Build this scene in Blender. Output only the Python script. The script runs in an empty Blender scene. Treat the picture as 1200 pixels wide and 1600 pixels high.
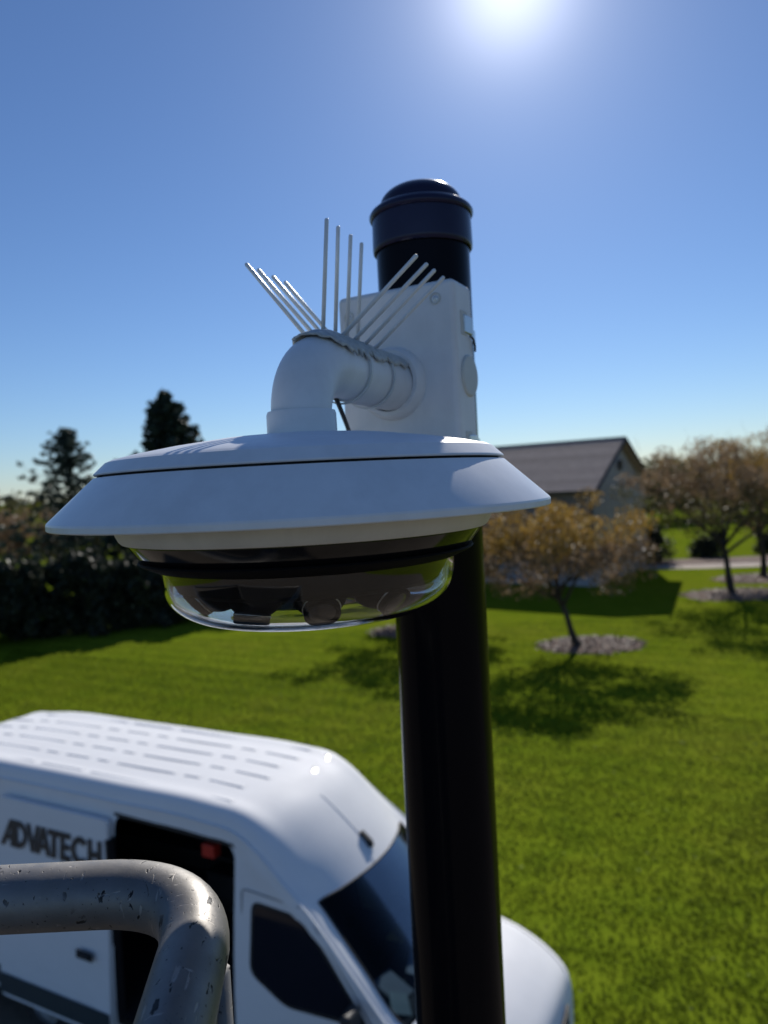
import bpy, math, random
import numpy as np
from mathutils import Vector, Matrix
R = math.radians
rnd = random.Random(7)
npr = np.random.RandomState(7)
SC = bpy.context.scene
COL = SC.collection
EYE = 5.45            # height of the photographer's eye above the lawn

# ------------------------------------------------------------------ camera, sky, sun, exposure
cam_d = bpy.data.cameras.new('camera'); cam = bpy.data.objects.new('camera', cam_d); COL.objects.link(cam)
cam_d.sensor_fit = 'VERTICAL'; cam_d.sensor_height = 24.0; cam_d.lens = 17.25
cam_d.clip_start = 0.02; cam_d.clip_end = 3000
cam_d.dof.use_dof = True; cam_d.dof.focus_distance = 0.42; cam_d.dof.aperture_fstop = 5.4
cam.matrix_world = Matrix.Translation((0, 0, EYE)) @ Matrix.Rotation(R(90 - 2.34), 4, 'X') @ Matrix.Rotation(R(-3.0), 4, 'Z')
SC.camera = cam

SUN_EL, SUN_AZ = 32.7, 11.45
w = bpy.data.worlds.new('World'); SC.world = w; w.use_nodes = True
nt = w.node_tree; nt.nodes.clear()
out = nt.nodes.new('ShaderNodeOutputWorld'); bg = nt.nodes.new('ShaderNodeBackground')
sky = nt.nodes.new('ShaderNodeTexSky'); sky.sky_type = 'NISHITA'; sky.sun_disc = False
sky.sun_elevation = R(SUN_EL); sky.sun_rotation = R(SUN_AZ)
sky.air_density = 1.0; sky.dust_density = 0.12; sky.ozone_density = 3.2; sky.altitude = 100
bg.inputs['Strength'].default_value = 0.064
# bright air close round the sun
geo = nt.nodes.new('ShaderNodeNewGeometry')
dot = nt.nodes.new('ShaderNodeVectorMath'); dot.operation = 'DOT_PRODUCT'
sd = (math.cos(R(SUN_EL)) * math.sin(R(SUN_AZ)), math.cos(R(SUN_EL)) * math.cos(R(SUN_AZ)), math.sin(R(SUN_EL)))
dot.inputs[1].default_value = tuple(-c for c in sd)
nt.links.new(geo.outputs['Incoming'], dot.inputs[0])
def wmath(op, a, b):
    n = nt.nodes.new('ShaderNodeMath'); n.operation = op
    for k, v in enumerate((a, b)):
        if isinstance(v, (int, float)): n.inputs[k].default_value = v
        else: nt.links.new(v, n.inputs[k])
    return n.outputs[0]
dp = wmath('MAXIMUM', dot.outputs['Value'], 0.0)
glow = wmath('ADD', wmath('MULTIPLY', wmath('POWER', dp, 500.0), 9.0), wmath('ADD', wmath('MULTIPLY', wmath('POWER', dp, 140.0), 3.2), wmath('MULTIPLY', wmath('POWER', dp, 28.0), .7)))
mixc = nt.nodes.new('ShaderNodeMix'); mixc.data_type = 'RGBA'; mixc.blend_type = 'ADD'; mixc.clamp_result = False
mixc.inputs[0].default_value = 1.0
gc = nt.nodes.new('ShaderNodeVectorMath'); gc.operation = 'SCALE'; gc.inputs[0].default_value = (1.0, 0.98, 1.0)
nt.links.new(glow, gc.inputs['Scale'])
tint = nt.nodes.new('ShaderNodeVectorMath'); tint.operation = 'MULTIPLY'; tint.inputs[1].default_value = (.93, 1.12, 1.42)   # daylight white balance
nt.links.new(sky.outputs[0], tint.inputs[0]); nt.links.new(tint.outputs[0], mixc.inputs[6]); nt.links.new(gc.outputs[0], mixc.inputs[7])
nt.links.new(mixc.outputs[2], bg.inputs['Color']); nt.links.new(bg.outputs[0], out.inputs['Surface'])

sl = bpy.data.lights.new('sun', 'SUN'); sun = bpy.data.objects.new('sun', sl); COL.objects.link(sun)
sl.energy = 4.9; sl.angle = R(0.53); sl.color = (1.0, 0.95, 0.87)
sun.rotation_euler = (-Vector(sd)).to_track_quat('-Z', 'Y').to_euler()
sun.location = (20, 60, 60)
SC.view_settings.view_transform = 'Standard'; SC.view_settings.look = 'None'
SC.view_settings.exposure = 0.0; SC.view_settings.gamma = 1.0; SC.view_settings.use_curve_mapping = False
SC.cycles.use_denoising = True
SC.cycles.max_bounces = 10; SC.cycles.transparent_max_bounces = 16; SC.cycles.transmission_bounces = 10

# ------------------------------------------------------------------ helpers
def tag(o, label=None, cat=None, group=None, kind=None):
    if label: o['label'] = label
    if cat: o['category'] = cat
    if group: o['group'] = group
    if kind: o['kind'] = kind
    return o

class MB:
    def __init__(s): s.v = []; s.f = []; s.n = 0
    def add(s, verts, faces):
        b = s.n
        s.v.extend([tuple(map(float, p)) for p in verts]); s.n += len(verts)
        s.f.extend([tuple(i + b for i in f) for f in faces])
        return s
    def xf(s, M):
        s.v = [tuple(M @ Vector(p)) for p in s.v]; return s
    def mesh(s, name, mat, smooth=False, auto=None):
        me = bpy.data.meshes.new(name); me.from_pydata(s.v, [], s.f)
        for m in (mat if isinstance(mat, (list, tuple)) else [mat]):
            me.materials.append(m)
        if smooth or auto:
            me.polygons.foreach_set('use_smooth', [True] * len(me.polygons))
            if auto: me.set_sharp_from_angle(angle=R(auto))
        me.update(); return me
    def build(s, name, mat, parent=None, smooth=False, auto=None, bevel=0, bseg=2, loc=None):
        o = bpy.data.objects.new(name, s.mesh(name, mat, smooth, auto)); COL.objects.link(o)
        if parent: o.parent = parent
        if loc: o.location = loc
        if bevel:
            b = o.modifiers.new('bevel', 'BEVEL'); b.width = bevel; b.segments = bseg; b.limit_method = 'ANGLE'; b.angle_limit = R(35)
            o.data.polygons.foreach_set('use_smooth', [True] * len(o.data.polygons)); o.data.set_sharp_from_angle(angle=R(60))
            b.harden_normals = True
        return o
    def box(s, c, d, rz=0.0, rx=0.0, ry=0.0):
        M = Matrix.Translation(c) @ Matrix.Rotation(rz, 4, 'Z') @ Matrix.Rotation(ry, 4, 'Y') @ Matrix.Rotation(rx, 4, 'X')
        vs = [tuple(M @ Vector((x * d[0] / 2, y * d[1] / 2, z * d[2] / 2))) for x in (-1, 1) for y in (-1, 1) for z in (-1, 1)]
        return s.add(vs, [(0, 1, 3, 2), (4, 6, 7, 5), (0, 4, 5, 1), (2, 3, 7, 6), (0, 2, 6, 4), (1, 5, 7, 3)])
    def tube(s, pts, rad, seg=10, cap=True):
        pts = [Vector(p) for p in pts]; n = len(pts)
        if isinstance(rad, (int, float)): rad = [rad] * n
        vs, fs = [], []; up = None
        for i, p in enumerate(pts):
            t = (pts[min(i + 1, n - 1)] - pts[max(i - 1, 0)]).normalized()
            if up is None:
                up = Vector((0, 0, 1)) if abs(t.z) < 0.9 else Vector((1, 0, 0))
            a = t.cross(up)
            if a.length < 1e-6: a = t.orthogonal()
            a.normalize(); b = t.cross(a).normalized(); up = -b if up.dot(b) < 0 else b
            b = up - t * up.dot(t); b.normalize(); a = b.cross(t).normalized()
            for k in range(seg):
                q = 2 * math.pi * k / seg
                vs.append(p + a * math.cos(q) * rad[i] + b * math.sin(q) * rad[i])
        for i in range(n - 1):
            for k in range(seg):
                k2 = (k + 1) % seg
                fs.append((i * seg + k, i * seg + k2, (i + 1) * seg + k2, (i + 1) * seg + k))
        if cap:
            fs.append(tuple(range(seg))[::-1]); fs.append(tuple((n - 1) * seg + k for k in range(seg)))
        return s.add(vs, fs)
    def lathe(s, prof, seg=96, c=(0, 0, 0), closed=False):
        vs, fs = [], []; n = len(prof); rings = []
        for (r, z) in prof:
            if r < 1e-6:
                rings.append([len(vs)]); vs.append((c[0], c[1], c[2] + z))
            else:
                rings.append(list(range(len(vs), len(vs) + seg)))
                for k in range(seg):
                    a = 2 * math.pi * k / seg; vs.append((c[0] + r * math.cos(a), c[1] + r * math.sin(a), c[2] + z))
        m = n if closed else n - 1
        for i in range(m):
            A, B = rings[i], rings[(i + 1) % n]
            for k in range(seg):
                k2 = (k + 1) % seg
                if len(A) == 1 and len(B) == 1: continue
                if len(A) == 1: fs.append((A[0], B[k2], B[k]))
                elif len(B) == 1: fs.append((A[k], A[k2], B[0]))
                else: fs.append((A[k], A[k2], B[k2], B[k]))
        return s.add(vs, fs)
    def prism(s, poly, h, M=Matrix.Identity(4)):
        """polygon in local xy, thickness h along local +z"""
        n = len(poly)
        vs = [M @ Vector((x, y, 0)) for x, y in poly] + [M @ Vector((x, y, h)) for x, y in poly]
        fs = [tuple(range(n))[::-1], tuple(range(n, 2 * n))] + [(i, (i + 1) % n, n + (i + 1) % n, n + i) for i in range(n)]
        return s.add(vs, fs)

def empty(name, loc=(0, 0, 0), rz=0.0):
    o = bpy.data.objects.new(name, None); COL.objects.link(o); o.location = loc; o.rotation_euler = (0, 0, rz); o.empty_display_size = 0.2
    return o

def copy_tree(o, parent=None):
    c = o.copy(); COL.objects.link(c)
    if parent: c.parent = parent
    for ch in [x for x in o.children]: copy_tree(ch, c)
    return c

def link_mesh(name, me, parent=None, loc=None, rot=None):
    o = bpy.data.objects.new(name, me); COL.objects.link(o)
    if parent: o.parent = parent
    if loc is not None: o.location = loc
    if rot is not None: o.rotation_euler = rot
    return o

def bez(p0, p1, p2, n=10):
    p0, p1, p2 = Vector(p0), Vector(p1), Vector(p2)
    return [(1 - t) ** 2 * p0 + 2 * t * (1 - t) * p1 + t * t * p2 for t in [i / n for i in range(n + 1)]]

# ------------------------------------------------------------------ materials
class Mat:
    def __init__(s, name, base=(.5, .5, .5), rough=.5, metal=0.0, spec=.5, **kw):
        s.m = bpy.data.materials.new(name); s.m.use_nodes = True; s.t = s.m.node_tree
        s.b = s.t.nodes['Principled BSDF']; s.o = s.t.nodes['Material Output']
        s.b.inputs['Base Color'].default_value = (*base, 1); s.b.inputs['Roughness'].default_value = rough
        s.b.inputs['Metallic'].default_value = metal; s.b.inputs['Specular IOR Level'].default_value = spec
        for k, v in kw.items(): s.b.inputs[k.replace('_', ' ')].default_value = v
        s.tc = s.t.nodes.new('ShaderNodeTexCoord')
    def N(s, kind, **kw):
        n = s.t.nodes.new(kind)
        for k, v in kw.items(): setattr(n, k, v)
        return n
    def L(s, a, b): s.t.links.new(a, b)
    def coord(s, scale=(1, 1, 1), kind='Object', rot=(0, 0, 0)):
        mp = s.N('ShaderNodeMapping'); mp.inputs['Scale'].default_value = scale; mp.inputs['Rotation'].default_value = rot
        if kind == 'World':
            g = s.N('ShaderNodeNewGeometry'); s.L(g.outputs['Position'], mp.inputs[0])
        else: s.L(s.tc.outputs[kind], mp.inputs[0])
        return mp.outputs[0]
    def noise(s, scale, detail=4, rough=.5, co=None, dist=0.0):
        n = s.N('ShaderNodeTexNoise'); n.inputs['Scale'].default_value = scale; n.inputs['Detail'].default_value = detail
        n.inputs['Roughness'].default_value = rough; n.inputs['Distortion'].default_value = dist
        s.L(co if co is not None else s.tc.outputs['Object'], n.inputs['Vector']); return n.outputs['Fac']
    def ramp(s, fac, stops):
        r = s.N('ShaderNodeValToRGB'); els = r.color_ramp.elements
        while len(els) > 1: els.remove(els[-1])
        els[0].position = stops[0][0]; els[0].color = (*stops[0][1], 1) if not isinstance(stops[0][1], (int, float)) else (*(stops[0][1],) * 3, 1)
        for p, c in stops[1:]:
            e = els.new(p); e.color = (*c, 1) if not isinstance(c, (int, float)) else (c, c, c, 1)
        s.L(fac, r.inputs[0]); return r.outputs[0]
    def mix(s, fac, a, b, mode='MIX'):
        n = s.N('ShaderNodeMix', data_type='RGBA', blend_type=mode)
        for inp, v in ((0, fac), (6, a), (7, b)):
            if isinstance(v, (int, float)): n.inputs[inp].default_value = v
            elif isinstance(v, tuple): n.inputs[inp].default_value = (*v, 1)
            else: s.L(v, n.inputs[inp])
        return n.outputs[2]
    def math(s, op, a, b=0.0):
        n = s.N('ShaderNodeMath', operation=op)
        for k, v in enumerate((a, b)):
            if isinstance(v, (int, float)): n.inputs[k].default_value = v
            else: s.L(v, n.inputs[k])
        return n.outputs[0]
    def color(s, c): s.L(c, s.b.inputs['Base Color']); return s
    def rough(s, c): s.L(c, s.b.inputs['Roughness']); return s
    def bump(s, h, strength=.3, dist=.01):
        n = s.N('ShaderNodeBump'); n.inputs['Strength'].default_value = strength; n.inputs['Distance'].default_value = dist
        s.L(h, n.inputs['Height']); s.L(n.outputs[0], s.b.inputs['Normal']); return s

def plastic(name, base, rough=.4, speck=.06, spec=.5, scale=60, bumpd=.0002):
    m = Mat(name, base, rough, spec=spec)
    n = m.noise(scale, 5, .6)
    dark = tuple(c * (1 - speck) for c in base)
    m.color(m.mix(1.0, m.ramp(n, [(.35, dark), (.65, base)]), m.ramp(m.noise(scale * .22, 6, .72, m.coord((1, 1, .35))), [(.34, .92), (.54, 1.0)]), 'MULTIPLY')); m.rough(m.ramp(m.noise(scale * .25, 4), [(.3, max(0, rough - .07)), (.7, rough + .08)]))
    m.bump(m.noise(scale * 25, 3), .25, bumpd)
    return m.m
white_pl = plastic('white_housing', (.74, .76, .79), .42)
white_cone = plastic('white_weathershield', (.75, .77, .80), .36)
cream_pl = plastic('cream_housing', (.72, .68, .64), .55)
white_box = plastic('white_junction_box', (.72, .745, .77), .47, speck=.08, scale=30)
tan_plug = plastic('grey_plug', (.55, .57, .55), .55)
black_lip = plastic('black_matt_ring', (.006, .006, .008), .7, spec=.08)
black_gl = plastic('black_gloss_band', (.006, .006, .008), .06, scale=12, bumpd=.00002)
seam_dark = plastic('dark_seam_gasket', (.01, .01, .01), .8)
rubber = plastic('black_rubber', (.015, .015, .016), .6)
tie_m = plastic('pale_cable_tie', (.62, .65, .66), .35)
silicone = plastic('grey_silicone_strip', (.52, .56, .57), .4, speck=.3, scale=300, bumpd=.0008)

def mk_pole():
    m = Mat('black_powder_coat', (.010, .010, .012), .16, spec=.08)
    n = m.noise(3, 6, .6, m.coord((1, 1, .12), 'World'))
    m.color(m.ramp(n, [(.3, (.003, .003, .005)), (.7, (.007, .006, .008))]))
    m.rough(m.ramp(m.noise(18, 5, .65, m.coord((1, 1, .25), 'World')), [(.3, .09), (.75, .20)]))
    m.bump(m.noise(220, 3, .5, m.coord((1, 1, 1), 'World')), .12, .0006)
    return m.m
pole_m = mk_pole()
cap_m = plastic('black_cap_glare_tint', (.018, .018, .050), .22, spec=.3, scale=30)  # navy cast is lens veiling glare put into the cap's colour
steel = plastic('stainless_steel', (.52, .54, .55), .33, scale=80); steel.node_tree.nodes['Principled BSDF'].inputs['Metallic'].default_value = .9
spike_m = plastic('spike_wire', (.74, .77, .78), .38, scale=120); spike_m.node_tree.nodes['Principled BSDF'].inputs['Metallic'].default_value = .12

def mk_alu():
    m = Mat('worn_aluminium', (.42, .42, .43), .36, metal=.7)
    co = m.coord((1, 1, 1))
    cs = m.coord((1, .45, .8), rot=(.3, .5, .7))
    base = m.ramp(m.noise(14, 5, .6, co), [(.3, (.16, .155, .15)), (.7, (.28, .265, .25))])
    chips = m.ramp(m.noise(165, 3, .55, cs, .6), [(.635, 0.0), (.66, 1.0)])
    zone = m.ramp(m.noise(16, 3, .6, co), [(.38, 0.0), (.48, 1.0)])
    chip = m.math('MULTIPLY', chips, zone)
    zone2 = m.ramp(m.noise(30, 4, .65, co, .5), [(.50, 0.0), (.56, 1.0)])
    sc1 = m.ramp(m.noise(60, 2, .4, m.coord((5, .6, 1.2), rot=(.3, .2, .6))), [(.655, 0.0), (.675, 1.0)])
    sc2 = m.ramp(m.noise(75, 2, .4, m.coord((.7, 6, 1.0), rot=(.9, .2, 2.2))), [(.665, 0.0), (.685, 1.0)])
    scr = m.math('MULTIPLY', m.math('MULTIPLY', m.math('MAXIMUM', sc1, sc2), zone2), .55)
    specks = m.ramp(m.noise(420, 2, .5, co), [(.70, 0.0), (.73, 1.0)])
    chip = m.math('MAXIMUM', chip, m.math('MULTIPLY', specks, .8))
    c = m.mix(chip, base, (.018, .018, .02))
    c = m.mix(scr, c, (.42, .39, .36))
    m.color(c)
    m.rough(m.ramp(m.noise(50, 5, .7, co), [(.3, .44), (.75, .66)]))
    h = m.math('SUBTRACT', m.noise(70, 4, .6, co), m.math('MULTIPLY', m.math('ADD', chip, scr), 1.6))
    m.bump(h, .35, .0008)
    return m.m
alu = mk_alu()

def mk_paint(name, base, rough=.58):
    m = Mat(name, base, rough, spec=.12, Coat_Weight=.08, Coat_Roughness=.03)
    n = m.noise(2.2, 6, .6); d = m.noise(9, 6, .7, m.coord((.3, 1, 1)))
    c = m.mix(m.math('MULTIPLY', n, d), base, tuple(x * .82 for x in base)); m.color(c)
    m.rough(m.ramp(n, [(.3, rough - .05), (.75, rough + .1)]))
    return m.m
van_w = mk_paint('white_van_paint', (.82, .825, .83))
van_strip = plastic('dark_grey_stripe', (.045, .06, .065), .45, scale=10)
van_dark = plastic('dark_liner', (.018, .017, .017), .75, scale=10)
van_seat = plastic('seat_fabric', (.03, .032, .036), .85, scale=40)
letter_m = plastic('charcoal_lettering', (.035, .038, .042), .45, scale=20)
plas_blk = plastic('black_trim', (.02, .02, .022), .55, scale=20)
paper_m = plastic('white_paper', (.7, .72, .7), .7, scale=20)
dash_m = plastic('pale_folder', (.35, .45, .42), .6, scale=20)
red_m = plastic('red_plastic', (.5, .03, .02), .35, scale=20)
tyre_m = plastic('tyre_rubber', (.02, .02, .02), .85, scale=30)

def mk_glass(name, tint, refl_rough=.03, k=1.0):
    m = Mat(name); t = m.t; t.nodes.remove(m.b)
    tr = m.N('ShaderNodeBsdfTransparent'); tr.inputs[0].default_value = (*tint, 1)
    gl = m.N('ShaderNodeBsdfGlossy'); gl.inputs['Roughness'].default_value = refl_rough
    lw = m.N('ShaderNodeFresnel'); lw.inputs['IOR'].default_value = 1.5
    nz = m.ramp(m.noise(3, 5, .6), [(.3, .95 * k), (.7, 1.1 * k)])
    mx = m.N('ShaderNodeMixShader'); m.L(m.math('MULTIPLY', lw.outputs[0], nz), mx.inputs[0]); m.L(tr.outputs[0], mx.inputs[1]); m.L(gl.outputs[0], mx.inputs[2])
    m.L(mx.outputs[0], m.o.inputs['Surface']); return m.m
van_glass = mk_glass('windscreen_glass', (.22, .28, .34), k=.32)
side_glass = mk_glass('tinted_side_glass', (.10, .12, .13))
def mk_dome():
    m = Mat('clear_polycarbonate', (1, 1, 1), .01, Transmission_Weight=1.0, IOR=1.5)
    m.rough(m.ramp(m.noise(25, 4), [(.4, .0), (.8, .02)])); return m.m
dome_glass = mk_dome()
lens_gl = plastic('lens_glass', (.01, .012, .02), .03, scale=5, bumpd=.00001)

def mk_leaf(name, cols, rough=.55, trans=.45):
    m = Mat(name, cols[0], rough, spec=.35)
    oi = m.N('ShaderNodeNewGeometry')
    r = m.ramp(oi.outputs['Random Per Island'], [(i / max(1, len(cols) - 1), c) for i, c in enumerate(cols)])
    big = m.ramp(m.noise(.9, 4, .6), [(.3, .6), (.7, 1.25)])
    col = m.mix(1.0, r, big, 'MULTIPLY'); m.color(col)
    tl = m.N('ShaderNodeBsdfTranslucent'); m.L(col, tl.inputs[0])
    mx = m.N('ShaderNodeMixShader'); mx.inputs[0].default_value = trans
    m.L(m.b.outputs[0], mx.inputs[1]); m.L(tl.outputs[0], mx.inputs[2]); m.L(mx.outputs[0], m.o.inputs['Surface']); return m.m
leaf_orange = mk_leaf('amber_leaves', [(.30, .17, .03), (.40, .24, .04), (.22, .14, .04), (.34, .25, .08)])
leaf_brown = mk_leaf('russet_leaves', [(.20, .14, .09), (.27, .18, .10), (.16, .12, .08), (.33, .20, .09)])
leaf_olive = mk_leaf('olive_leaves', [(.09, .09, .03), (.12, .10, .035), (.07, .075, .03)])
leaf_pine = mk_leaf('dark_needles', [(.028, .045, .028), (.045, .065, .038), (.022, .035, .024)], trans=.2)
leaf_fir = mk_leaf('pale_needles', [(.05, .075, .055), (.07, .095, .065), (.045, .06, .05)], trans=.3)
leaf_hedge = mk_leaf('hedge_leaves', [(.020, .030, .014), (.034, .044, .018), (.014, .020, .012), (.04, .045, .02)], trans=.15)
leaf_green = mk_leaf('green_leaves', [(.04, .07, .02), (.06, .09, .025), (.05, .06, .02)])
def mk_bark(name, a, b):
    m = Mat(name, a, .9, spec=.2); n = m.noise(6, 6, .65, m.coord((1, 1, .2)))
    m.color(m.ramp(n, [(.3, a), (.7, b)])); m.bump(m.noise(14, 5, .7, m.coord((1, 1, .25))), .6, .03); return m.m
bark = mk_bark('dark_bark', (.035, .028, .024), (.075, .062, .052))

def mk_grass(name, blade=False):
    m = Mat(name, (.06, .12, .02), .6 if blade else .9, spec=.06 if blade else .0)
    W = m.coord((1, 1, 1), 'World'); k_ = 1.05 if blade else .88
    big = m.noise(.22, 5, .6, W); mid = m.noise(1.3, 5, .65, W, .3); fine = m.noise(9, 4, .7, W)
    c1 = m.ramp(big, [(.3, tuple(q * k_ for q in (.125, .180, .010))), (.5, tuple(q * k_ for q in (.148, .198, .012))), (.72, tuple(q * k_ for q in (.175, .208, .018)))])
    c2 = m.ramp(mid, [(.32, (.80, .86, .85)), (.5, (1, 1, 1)), (.72, (1.12, 1.06, 1.1))])
    c3 = m.ramp(fine, [(.3, (.86, .88, .88)), (.7, (1.12, 1.09, 1.12))])
    c = m.mix(1.0, m.mix(1.0, c1, c2, 'MULTIPLY'), c3, 'MULTIPLY')
    dry = m.ramp(m.noise(3.1, 6, .75, W), [(.62, 0.0), (.74, .40)])
    c = m.mix(dry, c, (.24, .22, .10))
    # mowing stripes, faint, running obliquely across the lawn
    s = m.N('ShaderNodeTexWave', wave_type='BANDS', bands_direction='X'); s.inputs['Scale'].default_value = .35; s.inputs['Distortion'].default_value = 1.2; s.inputs['Detail'].default_value = 3
    m.L(m.coord((1, 1, 1), 'World', rot=(0, 0, R(-62))), s.inputs['Vector'])
    c = m.mix(1.0, c, m.ramp(s.outputs['Fac'], [(.3, .92), (.7, 1.05)]), 'MULTIPLY')
    c = m.mix(m.ramp(m.noise(7, 2, .5, W), [(.71, 0.0), (.75, .30)]), c, (.30, .32, .22))
    m.color(c)
    if blade:
        tl = m.N('ShaderNodeBsdfTranslucent'); m.L(c, tl.inputs[0])
        mx = m.N('ShaderNodeMixShader'); mx.inputs[0].default_value = .62
        m.L(m.b.outputs[0], mx.inputs[1]); m.L(tl.outputs[0], mx.inputs[2]); m.L(mx.outputs[0], m.o.inputs['Surface'])
    else:
        m.bump(m.noise(22, 5, .75, W), .25, .02)
    return m.m
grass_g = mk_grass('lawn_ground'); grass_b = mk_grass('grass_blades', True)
def mk_ground(name, stops, scale, bump=.5, bd=.02, kind='World'):
    m = Mat(name, stops[0][1], .9, spec=.2); W = m.coord((1, 1, 1), kind)
    m.color(m.mix(1.0, m.ramp(m.noise(scale, 6, .7, W), stops), m.ramp(m.noise(scale * .12, 4, .6, W), [(.3, .8), (.7, 1.15)]), 'MULTIPLY'))
    m.bump(m.noise(scale * 3, 4, .7, W), bump, bd); return m.m
concrete = mk_ground('pale_concrete', [(.3, (.34, .28, .24)), (.7, (.44, .37, .32))], 5)
asphalt = mk_ground('driveway_concrete', [(.3, (.125, .105, .08)), (.7, (.18, .15, .115))], 6)
mulch_m = mk_ground('wood_mulch', [(.3, (.12, .075, .055)), (.5, (.20, .14, .11)), (.7, (.30, .22, .18))], 9, 1.0, .06)
chip_m = mk_leaf('mulch_chips', [(.13, .08, .06), (.26, .19, .16), (.18, .12, .09), (.36, .29, .25)], trans=0.0)
def mk_roof():
    m = Mat('asphalt_shingle', (.1, .08, .07), .9, spec=.2)
    oi = m.N('ShaderNodeObjectInfo')
    m.color(m.mix(1.0, m.ramp(m.noise(3, 6, .7), [(.3, (.33, .26, .225)), (.7, (.44, .345, .30))]), m.ramp(oi.outputs['Random'], [(0, .85), (1, 1.15)]), 'MULTIPLY'))
    m.bump(m.noise(60, 3), .5, .01); return m.m
roof_m = mk_roof()
def mk_siding(name, a, b):
    m = Mat(name, a, .8, spec=.2); m.color(m.ramp(m.noise(1.3, 6, .65), [(.3, a), (.7, b)])); m.bump(m.noise(20, 4), .3, .01); return m.m
brickwall = mk_siding('tan_wall', (.22, .17, .15), (.30, .24, .21))
gable_m = mk_siding('grey_gable_siding', (.40, .36, .34), (.47, .43, .41))
base_m = mk_siding('pale_block_base', (.34, .35, .38), (.42, .43, .46))
trim_m = mk_siding('brown_trim', (.10, .08, .07), (.13, .11, .09))
win_m = mk_glass('house_window_glass', (.06, .07, .08))
win_dark = plastic('dark_room', (.02, .022, .026), .8, scale=3)

# ------------------------------------------------------------------ ground
m = MB(); N = 48
xs = np.sign(np.linspace(-1, 1, N + 1)) * np.abs(np.linspace(-1, 1, N + 1)) ** 2.2 * 1400
for y in xs:
    for x in xs: m.v.append((float(x), float(y), 0.0))
m.n = len(m.v); m.f = [(j * (N + 1) + i, j * (N + 1) + i + 1, (j + 1) * (N + 1) + i + 1, (j + 1) * (N + 1) + i) for j in range(N) for i in range(N)]
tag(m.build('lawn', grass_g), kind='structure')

VAN_O = (1.26, 5.775); VAN_H = R(-27.55)
ch, sh = math.cos(VAN_H), math.sin(VAN_H)
def van_w2(x, y, z=0): return (VAN_O[0] + x * ch - y * sh, VAN_O[1] + x * sh + y * ch, z)
# driveway under the van, spread wide out of view to darken the dome's reflections
m = MB()
pl = [van_w2(-30, .45), van_w2(-.25, .45), (2.1, 5.3), (26, 4.6), (40, -60), (-60, -60)]
m.add([(p[0], p[1], .006) for p in pl] + [(p[0], p[1], -.2) for p in pl], [tuple(range(6))[::-1]] + [(i, (i + 1) % 6, 6 + (i + 1) % 6, 6 + i) for i in range(6)])
tag(m.build('driveway', asphalt), kind='structure')

def sheet(name, pts, z, mat, label=None):
    m = MB(); n = len(pts)
    m.add([(x, y, z) for x, y in pts] + [(x, y, -.1) for x, y in pts], [tuple(range(n)), ] + [(i, n + i, n + (i + 1) % n, (i + 1) % n) for i in range(n)])
    o = m.build(name, mat); tag(o, kind='structure'); return o
# pale path that comes round the far corner of the house
far = [bez((13.8, 39.8, 0), (18, 37.2, 0), (30, 39.0, 0), 14), bez((30, 40.6, 0), (19, 39.2, 0), (14.6, 42.5, 0), 14)]
sheet('path', [(p.x, p.y) for l in far for p in l], .012, concrete)

def mound(name, cx, cy, rx, ry, h=.09, nchips=900, seed=1):
    rr = np.random.RandomState(seed); m = MB(); seg = 40; rings = 6; vs = [(cx, cy, h)]; fs = []
    jit = 1 + .07 * rr.randn(seg)
    for i in range(1, rings + 1):
        t = i / rings
        for k in range(seg):
            a = 2 * math.pi * k / seg
            vs.append((cx + rx * t * jit[k] * math.cos(a), cy + ry * t * jit[k] * math.sin(a), h * (1 - t ** 3) + .01 * rr.rand() - (.03 if i == rings else 0)))
    for k in range(seg): fs.append((0, 1 + k, 1 + (k + 1) % seg))
    for i in range(rings - 1):
        for k in range(seg):
            a, b = 1 + i * seg + k, 1 + i * seg + (k + 1) % seg; fs.append((a, a + seg, b + seg, b))
    m.add(vs, fs); o = m.build(name, mulch_m, smooth=True); tag(o, kind='structure')
    c = MB()
    for _ in range(nchips):
        t = math.sqrt(rr.rand()); a = rr.rand() * 6.283
        x, y = cx + rx * t * math.cos(a), cy + ry * t * math.sin(a)
        c.box((x, y, h * (1 - t ** 3) + .02), (.04 + .06 * rr.rand(), .02 + .02 * rr.rand(), .012), rr.rand() * 6, rr.randn() * .4, rr.randn() * .4)
    o2 = c.build('mulch_chips', chip_m); tag(o2, 'loose wood chips in the mulch ring ' + {2: 'round the amber tree', 3: 'behind the black pole', 4: 'round the russet tree nearest the house', 5: 'round the rightmost russet tree'}[seed], 'mulch', kind='stuff')
    return o

# ------------------------------------------------------------------ lawn grass tufts (geometry nodes)
def tuft_mesh():
    m = MB(); rr = random.Random(3)
    for i in range(9):
        a = rr.random() * 6.283; d = rr.random() * .022; x, y = d * math.cos(a), d * math.sin(a)
        b = rr.random() * 6.283; L = .030 + .030 * rr.random(); lean = .6 + .8 * rr.random(); wd = .005
        dx, dy = math.cos(b), math.sin(b); px, py = -dy * wd, dx * wd
        m.add([(x - px, y - py, 0), (x + px, y + py, 0), (x + dx * L * lean * .4 + px * .8, y + dy * L * lean * .4 + py * .8, L * .6),
               (x + dx * L * lean * .4 - px * .8, y + dy * L * lean * .4 - py * .8, L * .6), (x + dx * L * lean, y + dy * L * lean, L * .85)],
              [(0, 1, 2, 3), (3, 2, 4)])
    return m.mesh('grass_tuft', grass_b)
tuft = bpy.data.objects.new('grass_tuft_source', tuft_mesh())
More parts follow.
